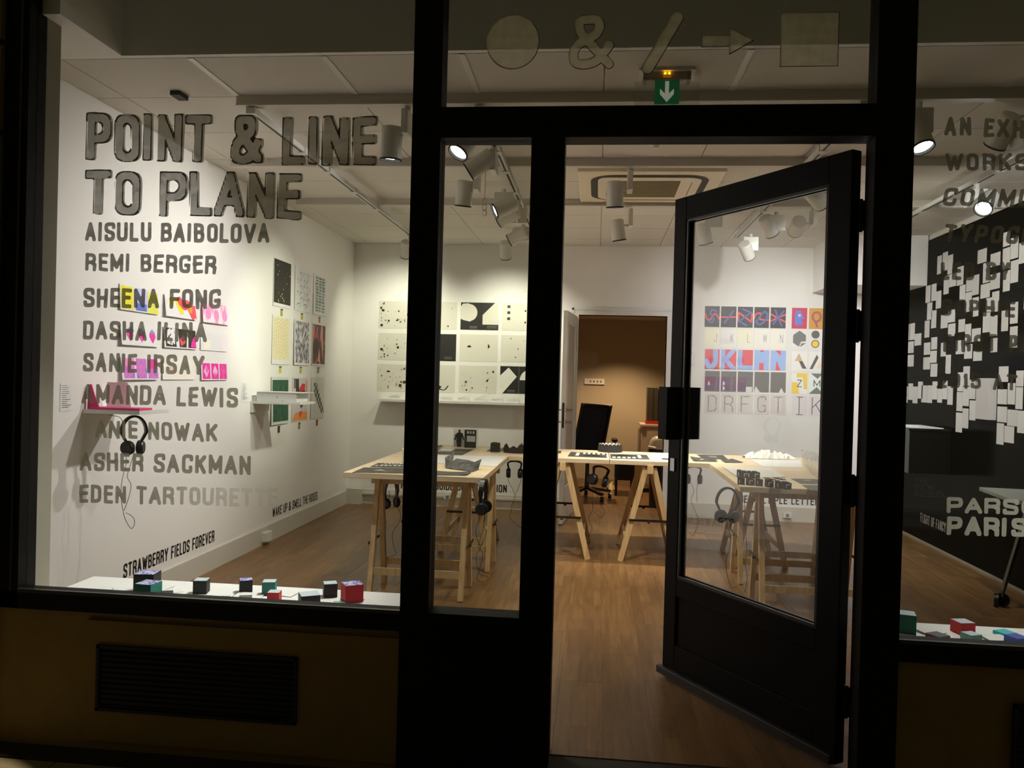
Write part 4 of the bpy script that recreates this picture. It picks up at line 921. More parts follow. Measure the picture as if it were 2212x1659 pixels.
# --- letter sheets on the right of the back wall
GR = 'letter sheets on the right of the back wall'
DK, BLU, SKY, GRY = R_(52, 52, 58), R_(84, 104, 176), R_(160, 190, 240), R_(116, 116, 112)
xs5 = [(1523, 1555), (1558, 1591), (1594, 1627), (1630, 1662), (1665, 1698)]; xs2 = [(1711, 1744), (1748, 1781)]
def lsheet(label, px0, px1, py0, py1, base, art):
    dy = (px0 - 1523) * .02; sheet(label, *onB(px0, py0 + dy, px1, py1 + dy), base, art, GR)
S1 = [[('stroke', [(.05, .62), (.1, .4), (.35, .3), (.5, .5), (.7, .68), (.98, .4)], .11, RED, 1), ('stroke', [(.75, .75), (.5, .86), (.35, .65), (.5, .5), (.65, .35), (.5, .2), (.25, .28)], .12, BLU, 1)],
 [('stroke', [(0, .48), (1, .5)], .11, RED, 0), ('stroke', [(.25, .22), (.8, .78)], .12, BLU, 0)],
 [('stroke', [(.05, .3), (.06, .72), (.9, .28), (.95, .66)], .11, RED, 0), ('stroke', [(.35, .88), (.88, .72), (.1, .3), (.6, .1)], .12, BLU, 0)],
 [('stroke', [(.0, .45), (.1, .7), (.5, .72), (.3, .4), (.95, .38)], .11, RED, 1), ('stroke', [(.1, .3), (.35, .12), (.7, .3), (.95, .6), (.7, .85), (.45, .6), (.2, .35)], .12, BLU, 2), ('disc', .65, .6, .13, DK)],
 [('stroke', [(0, .68), (.45, .5), (1, .3)], .11, RED, 0), ('stroke', [(0, .32), (.5, .52), (1, .66)], .11, RED, 0), ('stroke', [(.3, .88), (.5, .5), (.2, .2)], .12, BLU, 1), ('stroke', [(.85, .82), (.5, .5), (.75, .12)], .12, BLU, 1)]]
nm = ['S', 'oblique stroke', 'Z', 'figure eight', 'X']
for i in range(5): lsheet('dark sheet with overlapping red and blue %s, top row' % nm[i], *xs5[i], 661, 706, DK, S1[i])
lsheet('crimson sheet with a blue letter B shape, top row', *xs2[0], 661, 706, R_(208, 48, 88), [('stroke', [(.35, .3), (.35, .7)], .28, R_(100, 130, 220), 0), ('poly', [(.25, .85), (.55, .88), (.85, .45), (.6, .5), (.75, .2), (.25, .15)], R_(100, 130, 220)), ('rect', .42, .58, .58, .7, R_(250, 190, 230))])
lsheet('ochre sheet with a mauve letter Q, top row', *xs2[1], 661, 706, R_(214, 160, 50), [('stroke', [(.2, .5), (.3, .8), (.7, .8), (.8, .5), (.5, .3)], .14, R_(186, 80, 110), 2), ('stroke', [(.45, .3), (.55, .12)], .14, R_(186, 80, 110), 0)])
for i, ch in enumerate('JKLMN'): lsheet('pale sheet with a thin grey letter %s, second row' % ch, *xs5[i], 710, 750, R_(244, 240, 226), [('glyph', ch, .62, .3, .2, .46, .03, R_(150, 150, 160))])
lsheet('pale sheet with a dark hexagon and folded corner', *xs2[0], 708, 750, R_(240, 234, 232), [('poly', [(.5, .95), (.92, .72), (.92, .4), (.6, .38), (.48, .12), (.08, .32), (.08, .72)], GRY), ('poly', [(.55, .1), (.62, .3), (.95, .32)], GRY)])
lsheet('pale sheet with a dark disc above a yellow disc', *xs2[1], 708, 750, R_(240, 234, 232), [('disc', .42, .76, .27, R_(96, 94, 84)), ('disc', .42, .28, .27, R_(96, 94, 84)), ('disc', .42, .28, .21, R_(250, 214, 60))])
JK = [[('stroke', [(.72, 1), (.72, .3), (.35, .02), (.1, .4)], .34, SKY, 1)], [('stroke', [(.12, 0), (.12, 1)], .3, SKY, 0), ('stroke', [(.9, 1.05), (.3, .5), (.95, -.05)], .3, SKY, 0)], [('stroke', [(.14, 1), (.14, .1), (1, .1)], .32, SKY, 0)],
      [('rect', 0, 0, 1, 1, SKY), ('disc', .5, 1, .14, RED, 180, 360), ('rect', .34, 0, .64, .36, RED)], [('rect', 0, 0, 1, 1, SKY), ('poly', [(.3, 1), (.66, 1), (.66, .72)], RED), ('poly', [(.34, 0), (.66, 0), (.4, .5)], RED)]]
for i, ch in enumerate('JKLMN'): lsheet('red sheet with a bulky sky blue letter %s, third row' % ch, *xs5[i], 754, 797, R_(232, 92, 100), JK[i])
lsheet('pale sheet with a tan triangle and dark bar, third row', *xs2[0], 755, 797, R_(246, 242, 236), [('poly', [(.18, .5), (.46, .9), (.72, .5)], R_(214, 186, 140)), ('poly', [(.46, .5), (.7, .5), (.98, .12), (.7, .12)], R_(84, 84, 76))])
lsheet('pale sheet with a single dark oblique bar, third row', *xs2[1], 755, 797, R_(246, 242, 236), [('poly', [(.05, .1), (.25, .1), (.62, .7), (.5, .85)], R_(84, 84, 76)), ('poly', [(.5, .15), (.95, .15), (.7, .5)], R_(248, 228, 208))])
S4 = [[('glyph', 'A', .2, .3, .16, .2, .07, PAPER)], [('disc', .12, .4, .14, PAPER, -90, 90), ('disc', .12, .16, .14, PAPER, -90, 90)], [('rect', .55, 0, .95, .26, PAPER)], [('poly', [(0, 0), (.1, .3), (.4, 0)], PAPER)], [('poly', [(.55, 0), (.72, .24), (.9, 0)], PAPER)]]
for i, t in enumerate(('small white A', 'two white half discs', 'white block', 'white wedge at its foot', 'white peak at its foot')): lsheet('grey sheet with a %s, fourth row' % t if i != 1 else 'grey sheet with two white half discs, fourth row', *xs5[i], 801, 845, R_(112, 110, 106), S4[i])
lsheet('white sheet with yellow blocks and a thin Z', *xs2[0], 802, 846, R_(246, 244, 240), [('poly', [(.3, 1), (1, 1), (1, .22), (.8, .22), (.7, .8), (.3, .8)], R_(250, 212, 70)), ('poly', [(0, .55), (.38, .55), (.5, 0), (0, 0)], R_(250, 212, 70)), ('glyph', 'Z', .34, .32, .32, .36, .05, INK)])
lsheet('white sheet with an hourglass of grey triangles round an M', *xs2[1], 802, 846, R_(240, 246, 240), [('poly', [(.1, 1), (.9, 1), (.55, .74)], R_(112, 122, 112)), ('poly', [(.0, 0), (.95, 0), (.52, .34)], R_(112, 122, 112)), ('glyph', 'M', .3, .34, .44, .34, .05, INK)])
for i, ch in enumerate('DRFGT'): lsheet('pale sheet with an ornamental grey letter %s, lowest row' % ch, *xs5[i], 849, 893, R_(222, 216, 208), [('glyph', ch, .2, .1, .6, .8, .08, print_mat('ornament', 'noise', [(.45, (110, 108, 98)), (.55, (206, 202, 194))], 90))])
for i, ch in enumerate('IK'): lsheet('pale pink sheet with a tall slab letter %s, lowest row' % ch, *xs2[i], 850, 895, R_(230, 222, 222), [('glyph', ch, .45 if ch == 'I' else .18, .08, .1 if ch == 'I' else .7, .84, .06, R_(110, 108, 104))] + ([('rect', .3, .06, .72, .1, R_(110, 108, 104)), ('rect', .3, .9, .72, .94, R_(110, 108, 104))] if ch == 'I' else []))
# --- white cards on the black wall
CA = [(583,635,300,515),(648,706,258,475),(708,768,290,515),(660,720,540,755),(725,808,515,668),(820,895,430,650),(928,1000,560,725),(1003,1080,530,765),(1065,1172,230,390),(1130,1210,385,620),(1218,1335,275,430),(1216,1330,520,700),(1365,1450,210,460),(1370,1450,480,722),(1370,1450,20,188),(1460,1550,85,335),(1460,1550,358,620),(1560,1640,145,390),(445,500,655,855),(513,570,635,835),(567,628,720,925),(462,520,858,1058),(512,570,950,1158),(432,488,1070,1270),(850,916,650,830),(918,993,735,965),(1003,1075,795,1020),(1100,1210,640,805),(1238,1320,725,965),(1165,1235,800,970),(625,705,1000,1160),(708,795,945,1092),(712,797,1108,1255),(835,912,1055,1205),(915,985,1110,1335),(995,1100,1165,1320),(1128,1213,970,1210),(1215,1300,1012,1255),(1350,1430,950,1195),(1455,1545,855,1105),(1450,1540,1140,1390),(1220,1300,1278,1445),(160,190,1020,1205),(198,250,1115,1305),(258,313,1102,1298),(155,190,1222,1355),(232,300,1318,1455),(312,390,1225,1365),(153,225,1370,1505),(222,300,1478,1615),(143,183,1530,1668),(423,497,1332,1475),(510,580,1268,1412),(415,495,1505,1650),(498,575,1428,1570),(502,582,1582,1735),(625,685,1332,1495),(683,743,1475,1700),(805,900,1305,1468),(905,1000,1352,1522),(1012,1116,1432,1548),(1620,1700,700,930)]
CB = [(135,180,255,443),(182,230,302,495),(237,290,266,462),(290,347,303,502),(352,408,245,448),(395,460,290,492),(464,522,290,498),(524,582,243,457),(584,640,330,495),(645,703,235,455),(706,768,300,520),(815,885,368,595),(826,890,135,360),(893,970,64,295),(890,963,306,535),(968,1040,222,452),(968,1040,468,704),(884,955,563,798),(805,880,613,845),(1318,1432,65,248),(1303,1415,335,512),(1425,1513,262,515),(1525,1615,115,302),(1520,1605,310,572),(1300,1415,540,725),(1420,1540,577,770),(1542,1630,590,855),(1293,1377,738,990),(1383,1500,772,968)]
cards = [(1920 + a / 5.53, 1920 + b / 5.53, 500 + c / 5.53, 500 + d / 5.53) for a, b, c, d in CA] + [(1920 + a / 5.53, 1920 + b / 5.53, 780 + c / 5.53, 780 + d / 5.53) for a, b, c, d in CB]
BANDS = ['top band', 'second band', 'third band', 'fourth band', 'fifth band', 'sixth band', 'seventh band', 'lowest band']
ORD = 'first second third fourth fifth sixth seventh eighth ninth tenth eleventh twelfth thirteenth fourteenth fifteenth sixteenth seventeenth eighteenth nineteenth twentieth'.split()
cards.sort(key=lambda c: c[2]); nb = -(-len(cards) // 8); lab = {}
for b in range(8):
    for k, c in enumerate(sorted(cards[b * nb:(b + 1) * nb], key=lambda c: c[0])): lab[c] = 'white card on the black wall, %s from the left in the %s of cards' % (ORD[k], BANDS[b])
for (x0, x1, yt, yb) in cards:
    a = aX(x0, yt, XR); b = aX(x0, yb, XR); c = aX(x1, (yt + yb) / 2, XR)
    if a.z > 2.74: continue
    mb = MB(); mb.box((XR - .0022, c.y + .002, b.z), (XR - .0007, a.y - .002, a.z), CARD)
    mb.build('paper_card', loc=(XR, (a.y + c.y) / 2, (a.z + b.z) / 2), label=lab[(x0, x1, yt, yb)], cat='card', group='white cards on the black wall')
a = aX(1920 + 1045 / 5.53, 780 + 205 / 5.53, XR - .06); b = aX(1920 + 1045 / 5.53, 780 + 690 / 5.53, XR - .06); c = aX(1920 + 1200 / 5.53, 820, XR - .06)
MB().box((XR - .06, c.y, b.z), (XR - .001, a.y, a.z), mat('pale_box', (196, 192, 190), .6)).build('wall_box', loc=(XR, (a.y + c.y) / 2, b.z), label='larger pale box standing out from the black wall among the cards', cat='box', bevel=.002)

# ================================================================ TABLES
TZ = .785; BT = .034
def board(label, x0, x1, y0, y1):
    root = MB().box((x0 + .002, y0 + .002, TZ - BT), (x1 - .002, y1 - .002, TZ), PINEX).build('table_board', loc=((x0 + x1) / 2, (y0 + y1) / 2, TZ), bevel=.0025, label=label, cat='table top', group='pale pine boards laid on trestles')
    return root
board('pine board of the left wing, nearest the left window', -1.553, -.672, 1.86, 3.27)
board('pine board at the left of the back row', -1.553, .11, 3.27, 4.07)
board('pine board at the right of the back row, in front of the doorway', .11, 1.75, 3.27, 4.07)
board('pine board of the right wing, seen through the open glass door', .862, 1.75, 1.94, 3.27)
def trestle(label, cx, cy, along, L=.58, sp=.18, topsp=.03):
    """trestle with its rail along X or Y; every leg, bar and stay a part"""
    top = TZ - BT; root = empty('trestle', (cx, cy, 0), label, 'trestle', 'pine trestles under the boards')
    def Q(a, b, z): return Vector((cx + a, cy + b, z)) if along == 'X' else Vector((cx + b, cy + a, z))
    MB().bar(Q(-L / 2 - .05, 0, top - .031), Q(L / 2 + .05, 0, top - .031), .045, .06, PINE).build('top_rail', parent=root, loc=(cx, cy, top))
    for a in (-L / 2, L / 2):
        for s in (-1, 1):
            MB().bar(Q(a, s * topsp, top - .02), Q(a, s * sp, .001), .042, .030, PINE, up=Q(1, 0, 0) - Q(0, 0, 0)).build('leg', parent=root, loc=Q(a, s * sp, 0))
        z = .325; w = topsp + (sp - topsp) * (1 - z / top); o = .026 * (1 if a > 0 else -1)
        stay = MB().bar(Q(a + o, -w - .02, z), Q(a + o, w + .02, z), .004, .018, METALD).build('metal_stay', parent=root, loc=Q(a, 0, z))
        MB().cone(Q(a + o, -.01, z - .012), Q(a + o, .01, z - .012), .009, .009, METALD, 10).build('stay_hinge', parent=stay, loc=Q(a, 0, z))
    for s in (-1, 1):
        for z in (.155,):
            w = topsp + (sp - topsp) * (1 - z / top)
            MB().bar(Q(-L / 2, s * w, z), Q(L / 2, s * w, z), .018, .045, PINE).build('cross_bar', parent=root, loc=Q(0, s * w, z))
trestle('pine trestle under the front of the left wing board', -1.10, 2.13, 'X')
trestle('pine trestle under the rear of the left wing board', -1.06, 2.92, 'X', L=.62)
trestle('pine trestle under the left end of the back row', -1.02, 3.64, 'Y', L=.60, sp=.19)
trestle('pine trestle under the back row left of the doorway', -.25, 3.64, 'Y', L=.66, sp=.21)
trestle('pine trestle under the back row right of the doorway', .42, 3.64, 'Y', L=.66, sp=.21)
trestle('pine trestle under the right end of the back row', 1.27, 3.64, 'Y', L=.60, sp=.19)
trestle('pine trestle under the front of the right wing board', 1.32, 2.20, 'X')
trestle('pine trestle under the rear of the right wing board', 1.32, 2.95, 'X')

# ---- flat prints and papers on the boards
def quad(label, px, base, art=(), cat='print', name='table_print', group=None, z=TZ, lift=0., border=None, curl=0.):
    c = [aZ(x, y, z) for x, y in px]   # order: front-left, front-right, back-right, back-left
    def P(a, b, t):
        p = (c[0] * (1 - a) + c[1] * a) * (1 - b) + (c[3] * (1 - a) + c[2] * a) * b
        return Vector((p.x, p.y, z + t + .0006 + lift + curl * ((a - .5) ** 2) * 4))
    mb = MB(); N_ = 6 if curl else 1
    for i in range(N_): a0, a1 = i / N_, (i + 1) / N_; mb.prism([(a0, 0), (a1, 0), (a1, 1), (a0, 1)], P, 0, .0012, PAPER if border else base)
    t = .0016
    if border:
        x0, y0, x1, y1 = border
        for i in range(N_): a0, a1 = x0 + (x1 - x0) * i / N_, x0 + (x1 - x0) * (i + 1) / N_; mb.add([P(a, b, t) for a, b in ((a0, y0), (a1, y0), (a1, y1), (a0, y1))], [(0, 1, 2, 3)], base)
    for k, (pts, m) in enumerate(art): mb.add([P(a, b, t + .0005 + .0002 * k) for a, b in pts], [tuple(range(len(pts)))], m)
    return mb.build(name, loc=(c[0] + c[2]) / 2, label=label, cat=cat, group=group)
def rc(x0, y0, x1, y1): return [(x0, y0), (x1, y0), (x1, y1), (x0, y1)]
DKP = print_mat('dark_photo', 'noise', [(.3, (30, 28, 26)), (.75, (92, 88, 84))], 14)
GT = 'dark prints lying on the boards'
lt = lambda y, n, h=.18, x0=.06, x1=.94: [(rc(x0 + (x1 - x0) * k / n, y, x0 + (x1 - x0) * (k + .62) / n, y + h * (.6 + .4 * ((k * 5) % 3) / 2)), R_(206, 204, 198)) for k in range(n)]
quad('dark photographic print at the front left corner of the left wing', [(761, 1021), (902, 1024), (907, 1012), (786, 1010)], DKP, [([(.25, .4), (.5, .3), (.35, .7)], R_(150, 146, 140))], group=GT)
quad('dark print with a row of white letters, second from the front on the left wing', [(799, 1009), (902, 1011), (906, 1002), (817, 1000.5)], DKP, lt(.25, 9, .3) + lt(.65, 7, .2, .2, .8), group=GT)
quad('dark print under the folded grey paper on the left wing', [(930, 1027), (1008, 1028), (1019, 1021), (932, 1018)], DKP, group=GT, curl=.006)
quad('large white plastic sheet across the middle of the left wing', [(925, 999), (1073, 1008), (1094, 986), (930, 983)], mat('white_sheet', (226, 226, 232), .35), cat='sheet', name='plastic_sheet')
quad('small white card at the left edge of the left wing', [(808, 998.5), (820, 999), (826, 996.5), (815, 996)], PAPER, cat='card', name='small_card')
quad('dark prints at the left of the back row, behind the white sheet', [(905, 980), (998, 983.5), (1024, 971), (925, 968.5)], DKP, [(rc(.3, .55, .6, .95), PAPER), (rc(.05, .42, .9, .47), R_(170, 168, 160))], group=GT)
quad('thin dark print with a curled edge, far left of the back row', [(925, 967.5), (953, 967), (956, 963), (935, 962)], DKP, group=GT, curl=.008)
quad('dark flat sheet behind the small black box', [(1050, 975), (1090, 975), (1092, 969), (1061, 968.5)], mat('slate_sheet', (70, 76, 74), .6), group=GT)
pc = [(rc(.16 + .1 * k, .55, .225 + .1 * k, .9), R_(190, 190, 184)) for k in range(8)]
quad('dark print with pale squares, left of the seam in front of the doorway', [(1226, 986), (1311, 989.5), (1310, 980), (1233, 976.5)], DKP, [(rc(.18, .2, .27, .85), R_(214, 212, 206))] + [(rc(.36 + .13 * k, .62, .43 + .13 * k, .92), R_(206, 204, 198)) for k in range(5)] + [([(.34, .2), (.95, .2), (.64, .55)], INK)], group=GT)
quad('dark print with pale squares, right of the seam in front of the doorway', [(1319, 990.5), (1404, 993), (1397, 983), (1318, 980.8)], DKP, [(rc(.05 + .13 * k, .1, .13 + .13 * k, .38), R_(206, 204, 198)) for k in range(5)] + [(rc(.72, .15, .81, .8), R_(220, 218, 214)), ([(.05, .5), (.6, .5), (.32, .9)], INK)], group=GT)
quad('dark scrap at the left end of the boards in front of the doorway', [(1198, 979), (1211, 979.5), (1213, 974.5), (1200, 974)], DKP, group=GT)
quad('white sheet on the back row beside the open door edge', [(1412, 992), (1449, 994), (1446, 980), (1404, 978.5)], PAPER, cat='sheet', name='paper_sheet', group='white paper sheets on the boards')
quad('flat dark edged booklet at the front edge beside the open door edge', [(1428, 995), (1447, 996), (1448, 990.5), (1430, 990)], PAPER, [(rc(0, .7, 1, 1), INKG)], cat='booklet', name='booklet')
quad('dark print behind the door glass, furthest from the street', [(1518, 991), (1573, 993), (1562, 983.5), (1505, 982)], DKP, [([(.3, .4), (.6, .3), (.7, .6), (.4, .7)], R_(140, 138, 132))], group=GT)
quad('curled dark print behind the door glass, left one', [(1498, 997), (1551, 998), (1532, 989.5), (1490, 988)], DKP, [([(.3, .3), (.6, .4), (.5, .7)], R_(160, 158, 150))], group=GT, curl=.01)
quad('curled dark print behind the door glass, right of the curled pair', [(1566, 1000), (1606, 1000.5), (1581, 992.5), (1556, 993.5)], DKP, group=GT, curl=.006)
quad('white sheet on the right wing behind the black cubes', [(1590, 1030), (1698, 1032), (1664, 1012), (1560, 1009)], PAPER, cat='sheet', name='paper_sheet', group='white paper sheets on the boards', curl=.004)
quad('white sheet on the back row in front of the crumpled paper', [(1648, 1008), (1733, 1010), (1728, 995), (1622, 993)], PAPER, cat='sheet', name='paper_sheet', group='white paper sheets on the boards')
quad('dark print on the right wing, further of two beside the door stile', [(1729, 1045), (1802, 1047), (1780, 1036), (1708, 1034)], mat('olive_print', (84, 82, 70), .5), [(rc(.28, .6, .5, .75), R_(190, 186, 170))], group=GT)
quad('dark print on the right wing, nearer of two beside the door stile', [(1751, 1060), (1826, 1062), (1806, 1049), (1732, 1048)], mat('olive_print_b', (92, 92, 78), .5), group=GT)
# crumpled white paper
def blob(name, label, cat, pts_, hgt, m, seed, n=16, edge=.5):
    r2 = random.Random(seed); a, b = pts_; d = (b - a); L_ = d.length; d.normalize(); s = Vector((-d.y, d.x, 0)); mb = MB(); V = []; W_ = hgt * 1.6
    for i in range(n + 1):
        u = i / n; env = (math.sin(math.pi * min(max(u, .03), .97)) ** .5)
        for j in range(6):
            v = j / 5; zz_ = math.sin(math.pi * v) ** .8 * hgt * env * r2.uniform(.45, 1.1) if 0 < j < 5 else .001
            V.append(a + d * (u * L_ + r2.uniform(-.008, .008)) + s * ((v - .5) * W_ * (.5 + .5 * env) + r2.uniform(-.01, .01)) + Vector((0, 0, zz_)))
    Fc = [(i * 6 + j, (i + 1) * 6 + j, (i + 1) * 6 + j + 1, i * 6 + j + 1) for i in range(n) for j in range(5)]
    mb.add(V, Fc, m); return mb.build(name, loc=(a + b) / 2, label=label, cat=cat)
a, b = aZ(1606, 989, TZ + .002), aZ(1712, 991, TZ + .002); blob('crumpled_paper', 'long crumpled white paper on the back row behind the door glass', 'paper', (a, b), .075, mat('crumpled_white', (240, 238, 232), .7), 5, 22)
# transparent tent with red marks
TR = paint_mat('acetate', (216, 214, 210), .6); RM_ = R_(232, 96, 72)
q = [aZ(1734, 1003, TZ + .003), aZ(1762, 1032, TZ + .003), aZ(1800, 1033, TZ + .003), aZ(1790, 1000, TZ + .003)]
ap0 = q[0] + Vector((.0, .08, .11)); ap1 = q[2] + Vector((.06, .05, .13)); root = empty('acetate_tent', q[1], 'clear folded sheet with red drawing at the right edge of the door glass', 'sheet')
MB().add([q[0], q[1], q[2], ap1, ap0], [(0, 1, 2, 3, 4)], TR).build('sheet', parent=root, loc=q[1])
MB().add([ap0, ap1, q[3] + Vector((0, .14, 0)), q[0] + Vector((.06, .14, 0))], [(0, 1, 2, 3)], TR).build('sheet', parent=root, loc=q[1])
mb = MB(); ctr = (q[1] + q[2] + ap0 + ap1) / 4; nn = (q[1] - q[0]).cross(ap0 - q[0]).normalized(); nn = -nn if nn.y > 0 else nn
for k in range(6):
    w = ctr + (ap1 - ap0).normalized() * (-.07 + .022 * k) + (ap0 - q[1]).normalized() * (.03 - .012 * k) + nn * .003
    mb.bar(w, w + (ap1 - ap0).normalized() * .03 - (ap0 - q[1]).normalized() * (.03 if k % 2 else -.01), .012, .001, RM_)
mb.build('drawing', parent=root, loc=ctr, label='red scribble')
# black cubes
CB_ = [(1600, 1031, 0), (1611, 1033, 0), (1622, 1033.5, 0), (1634, 1034, 0), (1602, 1047.5, 1), (1622, 1049, 1), (1641, 1050.5, 1), (1663, 1053, 1), (1684, 1056, 1), (1701, 1058, 1)]
nmc = ['first', 'second', 'third', 'fourth', 'fifth', 'sixth']
BLKP = mat('black_matt_print', (40, 38, 36), .6)
for k, (x, y, r) in enumerate(CB_):
    p = aZ(x, y, TZ); s = .042; M = Matrix.Translation(p + Vector((0, s / 2, 0))) @ Matrix.Rotation(math.radians((k * 37) % 24 - 12), 4, 'Z'); mb = MB()
    o_ = s / 2; hb = .040
    mb.box((-o_, -o_, .001), (o_, o_, hb), BLKP, M); mb.box((-o_ + .008, -o_ - .0012, .010), (-o_ + .014, -o_, .032), R_(188, 186, 178), M)
    if k % 2: mb.box((-o_ + .008, -o_ - .0012, .026), (o_ - .01, -o_, .032), R_(188, 186, 178), M)
    mb.box((-o_, -o_, hb), (o_ * .2, o_, hb + .006), BLKP, M)
    mb.build('letter_cube', loc=p, bevel=.0015, label='small black letter cube, %s from the left in the %s row on the right wing' % (nmc[k if k < 4 else k - 4], 'rear' if k < 4 else 'front'), cat='cube', group='small black letter cubes')
mb = MB()
for k in range(6): p = aZ(1656 + 7 * k, 1033.5 + (k % 3) * 1.6, TZ); MB().box((p.x - .018, p.y - .01, TZ + .001), (p.x + .018, p.y + .012, TZ + .004), BLKP).build('flat_letter', loc=p, label='flat black cut-out letter, %s of six behind the front cubes from the left' % nmc[k], cat='cut-out', group='flat black cut-out letters')
# folded grey paper, white block, standing card, black box, crown, ribbed ring
GP_ = print_mat('grey_marbled', 'noise', [(.35, (42, 42, 42)), (.65, (104, 104, 102))], 30)
c0 = aZ(962, 1012, TZ); c1 = aZ(1021, 1020, TZ); c2 = aZ(1030, 1009, TZ); c3 = aZ(985, 1001, TZ)
root = empty('folded_paper', c0, 'folded dark grey paper with upturned flaps on the left wing', 'folded paper')
up = lambda p, h: p + Vector((0, 0, h))
MB().add([up(c0, .004), up(c1, .004), up(c2, .03), up((c1 + c2 + c3) / 3, .05), up(c3, .035)], [(0, 1, 3), (1, 2, 3), (0, 3, 4), (2, 4, 3)], GP_).build('sheet', parent=root, loc=c0)
c4 = aZ(961, 1004, TZ); MB().add([up(c0, .003), up(aZ(978, 1006, TZ), .01), up(aZ(981, 1003, TZ), .085), up(c4, .05)], [(0, 1, 2, 3)], GP_).build('flap', parent=root, loc=c0)
MB().add([up(c1, .003), up(aZ(1033, 1016, TZ), .004), up(aZ(1040, 1014, TZ), .07), up(aZ(1026, 1012, TZ), .045)], [(0, 1, 2, 3)], GP_).build('flap', parent=root, loc=c0)
p = aZ(881, 1000, TZ); MB().box((p.x - .045, p.y, TZ + .001), (p.x + .05, p.y + .09, TZ + .10), mat('wax_white', (236, 230, 206), .5)).build('white_block', loc=p, bevel=.006, label='white block standing on the left wing beside the wide black mullion', cat='block')
p = aZ(979, 966, TZ); p2 = aZ(1032, 968, TZ); Yc = p.y
root = empty('standing_card', (p.x, Yc, TZ), 'two-part black and white card standing upright on the back row', 'card')
w = p2.x - p.x; h = .158; fold = .46
def SCf(u, v, t): return Vector((p.x + w * u, Yc + t - (.02 if u > fold else .0), TZ + .001 + v * h * (1 if u <= fold else .985)))
mb = MB(); mb.prism(rc(0, 0, fold, 1), SCf, 0, .003, PAPER); mb.prism(rc(fold + .001, 0, 1, 1), SCf, 0, .003, mat('dark_card', (44, 48, 44), .5)); mb.build('panel', parent=root, loc=p)
mb = MB(); f1 = lambda pts, m, k=0: mb.prism(pts, SCf, -.0006 - .0004 * k, -.0001, m)
f1([(.02, .02), (.12, .02), (.16, .6), (.05, .75), (.02, .5)], print_mat('zeb2', 'waves', [(.4, (220, 220, 214)), (.55, (50, 50, 46))], 30)); f1([(.3, .02), (.44, .02), (.44, .6), (.36, .6)], MATS['zeb2'])
f1([(.14, .02), (.32, .02), (.34, .55), (.37, .52), (.42, .35), (.44, .42), (.38, .76), (.28, .82), (.285, .96), (.20, .96), (.205, .82), (.12, .76), (.03, .42), (.06, .36), (.14, .52)], INK, 1)
f1(rc(.56, .34, .9, .66), R_(186, 188, 182)); f1(rc(.56, .78, .64, .92), R_(190, 192, 186)); f1(rc(.68, .78, .74, .92), R_(190, 192, 186)); f1(rc(.79, .78, .86, .92), R_(190, 192, 186)); f1(rc(.94, 0, 1, 1), PAPER)
mb.build('print', parent=root, loc=p)
p = aZ(1059, 976.5, TZ); p2 = aZ(1079, 976.5, TZ); w = p2.x - p.x
mb = MB().box((p.x, p.y, TZ + .001), (p2.x, p.y + w, TZ + .074), BLKP); mb.box((p.x + .012, p.y + .02, TZ + .074), (p.x + .05, p.y + .05, TZ + .079), BLKP); mb.build('black_box', loc=p, bevel=.002, label='small black cube box on the back row next to the black paper crown', cat='box')
p = aZ(1113, 980, TZ); mb = MB(); n = 20; V = []; rr_ = .105
for i in range(n):
    a = 2 * math.pi * i / n; V += [Vector((p.x + rr_ * math.cos(a), p.y + .09 + .085 * math.sin(a), TZ + .001)), Vector((p.x + rr_ * 1.06 * math.cos(a), p.y + .09 + .09 * math.sin(a), TZ + (.028 if i % 4 else .075) + (.02 if i % 4 == 2 else 0)))]
mb.add(V, [(2 * i, 2 * ((i + 1) % n), 2 * ((i + 1) % n) + 1, 2 * i + 1) for i in range(n)], BLKP); mb.build('jagged_crown', loc=p, label='jagged black paper crown on the back row, beside the black box', cat='paper object')
p = aZ(1318, 978, TZ); cx0, cy0 = p.x, p.y + .10; root = empty('ribbed_ring', (cx0, cy0, TZ), 'ring of upright black cards with round tops in front of the doorway', 'paper object')
for k in range(18):
    a = 2 * math.pi * k / 18; mb = MB(); M = Matrix.Translation((cx0, cy0, TZ + .001)) @ Matrix.Rotation(a, 4, 'Z') @ Matrix.Translation((0, -.104, 0)) @ Matrix.Rotation(-.10, 4, 'X')
    poly = [(-.0178, 0), (.0178, 0), (.0178, .052)] + [(.0178 * math.cos(t), .052 + .018 * math.sin(t)) for t in [math.pi * i / 8 for i in range(1, 8)]] + [(-.0178, .052)]
    mb.prism(poly, lambda u, v, t: M @ Vector((u, t, v)), 0, .0016, BLKP); mb.prism([(u * .9, v * .97 + .001) for u, v in poly], lambda u, v, t: M @ Vector((u, t, v)), .0018, .0024, PAPER)
    mb.build('rib', parent=root, loc=(cx0, cy0, TZ))

